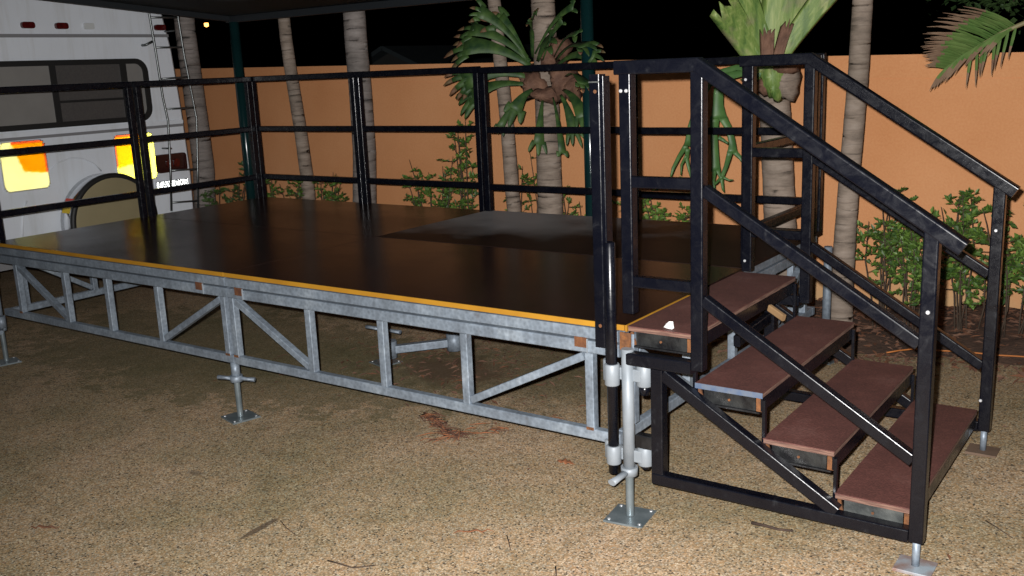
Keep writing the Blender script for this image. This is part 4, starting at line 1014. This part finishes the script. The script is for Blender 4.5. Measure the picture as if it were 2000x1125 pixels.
# ------------------------------------------------------------------ shrubs
def leaf(mb, p, d, nrm, L_, w_, mi):
    d = Vector(d).normalized(); sd = d.cross(nrm)
    sd = sd.normalized() if sd.length > 1e-5 else Vector((1, 0, 0)); up = sd.cross(d)
    p = Vector(p)
    mb.add([p, p+d*L_*.45-sd*w_/2+up*w_*.15, p+d*L_, p+d*L_*.45+sd*w_/2+up*w_*.15, p+d*L_*.5], [(0, 1, 4), (1, 2, 4), (2, 3, 4), (3, 0, 4)], mi)
def shrub(label, pos, h, spread, nst, seed, mats=('leaf', 'leaf_dark'), ls=.040, bias=(0, 0), sprigs=9, name='shrub', dens=1.):
    R = random.Random(seed); x, y = pos; base = Vector((x, y, bedz(x, y)))
    t = thing(name, base, label, 'shrub', 'shrubs in the garden bed'); sm, fm = MB(), MB()
    for i in range(nst):
        az = R.uniform(0, 6.28); tip = base+Vector((math.cos(az)*spread*R.uniform(.2, 1)+bias[0], math.sin(az)*min(spread, .28)*R.uniform(.1, 1)+bias[1], h*R.uniform(.55, 1.0)))
        b0 = base+Vector((math.cos(az)*spread*.25, math.sin(az)*.06, -.02)); mid = b0.lerp(tip, .5)+Vector((R.uniform(-.06, .06), R.uniform(-.04, .04), h*.10))
        pts = [b0, b0.lerp(mid, .5)+Vector((R.uniform(-.02, .02), 0, 0)), mid, mid.lerp(tip, .6)+Vector((0, 0, .02)), tip]
        sm.tube(pts, [.005, .0045, .004, .003, .0015], 5)
        for k in range(sprigs):
            f = .28+.72*R.random(); q = pts[0].lerp(pts[2], f*2) if f < .5 else pts[2].lerp(pts[4], f*2-1)
            a2 = R.uniform(0, 6.28); dv = Vector((math.cos(a2), math.sin(a2)*.8, R.uniform(-.1, .8))).normalized(); ln = R.uniform(.06, .16)*(1.15-f*.4)
            e = q+dv*ln; sm.tube([q, e], [.0025, .001], 4)
            for n_ in range(int(R.randint(9, 15)*dens)):
                g_ = R.uniform(.2, 1.05); pp_ = q+dv*ln*g_
                ld = (dv*.6+Vector((R.gauss(0, .8), R.gauss(0, .8), R.gauss(.2, .5)))).normalized()
                q_ = R.uniform(.45, 1.35); leaf(fm, pp_, ld, Vector((R.gauss(0, .6), R.gauss(-.5, .5), 1)).normalized(), ls*q_, ls*q_*R.uniform(.38, .62), 0 if R.random() < .5 else 1)
    sm.build('stems', 'stem', t); f_ = fm.build('foliage', list(mats), t, 'stuff')
    return t
def at(px, py, Y): p = ony((px, py), Y); return (p.x, Y)
shrub('low dark shrub at the back left corner behind the deck', at(445, 380, 2.8), .95, .32, 16, 31, ('leaf_dark', 'leaf_night'))
shrub('dark low shrub at the foot of the slim leaning palm', at(560, 385, 2.9), .92, .36, 16, 32, ('leaf_dark', 'leaf'))
shrub('small shrub right of the slim leaning palm base', at(645, 385, 2.9), .95, .22, 10, 33, ('leaf', 'leaf_dark'))
shrub('bushy green shrub left of the centre railing joint', at(850, 385, 3.0), 1.12, .34, 15, 34, dens=1.35)
shrub('tall thin green shrub rising left of the centre railing post', at(915, 380, 3.05), 1.42, .13, 7, 35, dens=1.4)
shrub('thin-leaved shrub between the slim palm and the fern palm', at(1035, 400, 3.2), 1.12, .16, 6, 36, ('leaf_dark', 'leaf'))
shrub('thin-leaved shrub right of the fern palm base', at(1110, 400, 3.1), 1.05, .14, 6, 37, ('leaf_dark', 'leaf'))
shrub('low yellow-green shrub behind the top of the stairs', at(1310, 430, 3.0), .96, .34, 18, 38, ('leaf', 'leaf'))
shrub('sparse shrub right of the slender palm by the stairs', at(1720, 560, 3.1), 1.0, .18, 8, 39)
shrub('dense shrub behind the lower handrail', at(1790, 570, 3.0), 0.86, .24, 8, 40, dens=1.5, sprigs=12)
shrub('dense shrub behind the far stair post', at(1890, 590, 3.0), 0.86, .26, 8, 41, dens=1.5, sprigs=12)
shrub('dense shrub at the right edge against the orange wall', at(1975, 590, 2.95), .84, .26, 8, 42, dens=1.5, sprigs=12)
# tree behind the wall, upper right
def tree(label, base, h, crown_c, crown_r, seed, n=260):
    R = random.Random(seed); t = thing('background_tree', base, label, 'tree'); base = Vector(base); cc = Vector(crown_c)
    mb = MB(); mb.tube([base, base.lerp(cc, .5)+Vector((.1, 0, 0)), cc], [.16, .12, .06], 10)
    fm = MB()
    for i in range(n):
        v = Vector((R.gauss(0, 1), R.gauss(0, 1), R.gauss(0, 1))).normalized()*R.uniform(.45, 1)
        q = cc+Vector((v.x*crown_r[0], v.y*crown_r[1], v.z*crown_r[2]))
        if i % 9 == 0: mb.tube([cc.lerp(base, .15), cc.lerp(q, .5)+Vector((0, 0, .08)), q], [.035, .02, .006], 6)
        for k in range(16):
            leaf(fm, q+Vector((R.gauss(0, .09), R.gauss(0, .09), R.gauss(0, .07))), Vector((R.gauss(0, 1), R.gauss(0, 1), R.gauss(0, .6))), Vector((R.gauss(0, .6), R.gauss(-.4, .5), 1)).normalized(), R.uniform(.05, .085), R.uniform(.03, .05), 0)
    mb.build('trunk', 'stem', t); fm.build('crown', 'leaf_night', t, 'stuff')
tree('dark leafy tree behind the wall at the upper right', (.9, 5.2, 0), 4, (.62, 5.2, 2.55), (.75, .5, .62), 61)

# ------------------------------------------------------------------ house and street lamp beyond the wall
ap = ony((762, 93), 15.); hs = thing('neighbouring_house', (ap.x, 17, 0), 'dark gable roof of a house beyond the wall', 'house')
hx, hz = ap.x, ap.z; sl = .42; hw = 3.6
mb = MB(); mb.add([(hx-hw, 15.1, 0), (hx+hw, 15.1, 0), (hx+hw, 15.1, hz-hw*sl-.02), (hx, 15.1, hz-.06), (hx-hw, 15.1, hz-hw*sl-.02), (hx-hw, 21, 0), (hx+hw, 21, 0), (hx+hw, 21, hz-hw*sl-.02), (hx, 21, hz-.06), (hx-hw, 21, hz-hw*sl-.02)],
                  [(0, 1, 2, 3, 4), (9, 8, 7, 6, 5), (1, 6, 7, 2), (5, 0, 4, 9)])
mb.build('wall', 'house_wall', hs)
for s in (-1, 1):
    mb = MB(); a = Vector((hx+s*.002, 14.8, hz)); b = Vector((hx+s*(hw+.4), 14.8, hz-(hw+.4)*sl)); mb.bar(((a.x+b.x)/2, 14.7, (a.z+b.z)/2), ((a.x+b.x)/2, 21.3, (a.z+b.z)/2), (b-a).length, .1, (s*sl, 0, 1), .02); mb.build('roof_slope', 'roof_tile', hs)
lp0 = CAM+_ray((403, 48))*42
sl_ = thing('street_lamp', (lp0.x-.8, lp0.y, 0), 'tiny distant orange street lamp glowing in the dark', 'street lamp')
MB().tube([(lp0.x-.8, lp0.y, 0), (lp0.x-.8, lp0.y, lp0.z), (lp0.x-.5, lp0.y, lp0.z+.2), (lp0.x, lp0.y, lp0.z+.16)], .05, 8).build('pole', 'post_green', sl_)
MB().bar((lp0.x-.2, lp0.y, lp0.z+.11), (lp0.x+.2, lp0.y, lp0.z+.11), .2, .09).build('lamp_head', 'post_green', sl_)
MB().tube([(lp0.x, lp0.y, lp0.z-.1), (lp0.x, lp0.y, lp0.z-.06), (lp0.x, lp0.y, lp0.z+.06)], [.03, .09, .09], 12).build('bulb', 'lamp', sl_)

# ------------------------------------------------------------------ small things on the ground
def onground(p):
    q = onz(p, 0)
    for _ in range(6): q = onz(p, zg(q.x))
    return q
def twig(label, pix, r, mt='twig', name='twig', lift=.0, cat='twig'):
    pts = [onground(p)+Vector((0, 0, r+lift*math.sin(i*2.1)**2)) for i, p in enumerate(pix)]
    return tag(MB().tube(pts, [r*(1-.5*i/len(pts)) for i in range(len(pts))], 6).build(name, mt), label, cat)
twig('thin dark twig on the paving below the stair frame', [(1468, 1024), (1495, 1030), (1520, 1037), (1549, 1040)], .0065)
twig('short twig standing out left of the corner jack plate', [(990, 1047), (994, 1060), (997, 1075)], .0025)
twig('thin twig lying at the bottom edge of the paving', [(1085, 1108), (1086, 1118), (1087, 1130)], .003)
twig('fine curved twig beside the long dark stain', [(548, 1018), (560, 1032), (578, 1046)], .002)
twig('twig on the paving right of the stair foot', [(1925, 1018), (1945, 1030), (1978, 1052)], .0022)
twig('bent twig at the bottom left of the paving', [(640, 1096), (665, 1104), (690, 1112), (735, 1105)], .003, lift=.004)
cordp = [(1732, 692), (1755, 688), (1790, 684), (1835, 688), (1880, 690), (1910, 693), (1945, 697), (1985, 699), (2040, 703)]
tag(MB().tube([onz(p, .115)+Vector((0, 0, .01)) for p in cordp], .0045, 8).build('orange_cord', 'cord'), 'orange cord lying along the edge of the garden bed', 'cord')
def fibre_pile(label, pix, n, seed, mt=('fibre', 'dead_leaf'), spread=.05, r=.0022, L_=.14):
    R = random.Random(seed); mb = MB(); P = [onground(p) for p in pix]
    for i in range(n):
        f = R.random()*(len(P)-1); k = min(int(f), len(P)-2); q = P[k].lerp(P[k+1], f-k)+Vector((R.gauss(0, spread), R.gauss(0, spread*.7), 0)); q.z = zg(q.x)+R.uniform(.004, .022)
        a = R.uniform(0, 3.14) if R.random() < .5 else math.atan2(P[-1].y-P[0].y, P[-1].x-P[0].x)+R.gauss(0, .25); l2 = L_*R.uniform(.3, 1)
        d = Vector((math.cos(a), math.sin(a), 0)); mb.tube([q-d*l2/2, q+Vector((0, 0, R.uniform(0, .012))), q+d*l2/2], [r*.5, r*R.uniform(.8, 2), r*.4], 5, mi=0 if R.random() < .72 else 1)
    return mb
tag(fibre_pile('', [(835, 815), (860, 835), (900, 862)], 110, 3, spread=.022).build('palm_fibre', ['fibre', 'dead_leaf']), 'clump of dark brown palm fibre on the paving below the front truss', 'palm fibre')
tag(fibre_pile('', [(840, 862), (900, 855), (1000, 842)], 26, 5, ('dead_leaf', 'fibre'), .05).build('palm_fibre', ['dead_leaf', 'fibre']), 'loose reddish palm threads beside the dark fibre clump', 'palm fibre')
def dead(label, px, L_, w_, rz, seed, mt='dead_leaf'):
    R = random.Random(seed); p = onground(px); mb = MB(); d = Vector((math.cos(rz), math.sin(rz), 0)); n = 7
    pts = [p+d*(i/n-.5)*L_+Vector((0, 0, .006+.012*math.sin(i*1.3+seed)**2)) for i in range(n+1)]
    mb.ribbon(pts, [w_*math.sin(math.pi*min(.98, .08+i/n*.9)) for i in range(n+1)], Vector((R.uniform(-.3, .3), -.2, 1)), .5)
    return tag(solid(mb.build('dry_leaf', mt), .002), label, 'leaf')
dead('small orange dry leaf on the paving left of the corner jack', (1105, 908), .085, .03, .1, 1)
dead('curled brown dry leaf on the paving under the middle truss bay', (925, 798), .07, .02, .5, 2, 'mulch2')
dead('long reddish palm strip on the paving near the bottom centre', (925, 1043), .16, .010, .62, 3)
dead('pale dry leaf on the paving beside the left jack nut', (552, 735), .06, .025, .4, 4, 'mulch2')
dead('reddish strip on the paving at the lower left', (90, 1035), .13, .014, .5, 5, 'mulch2')
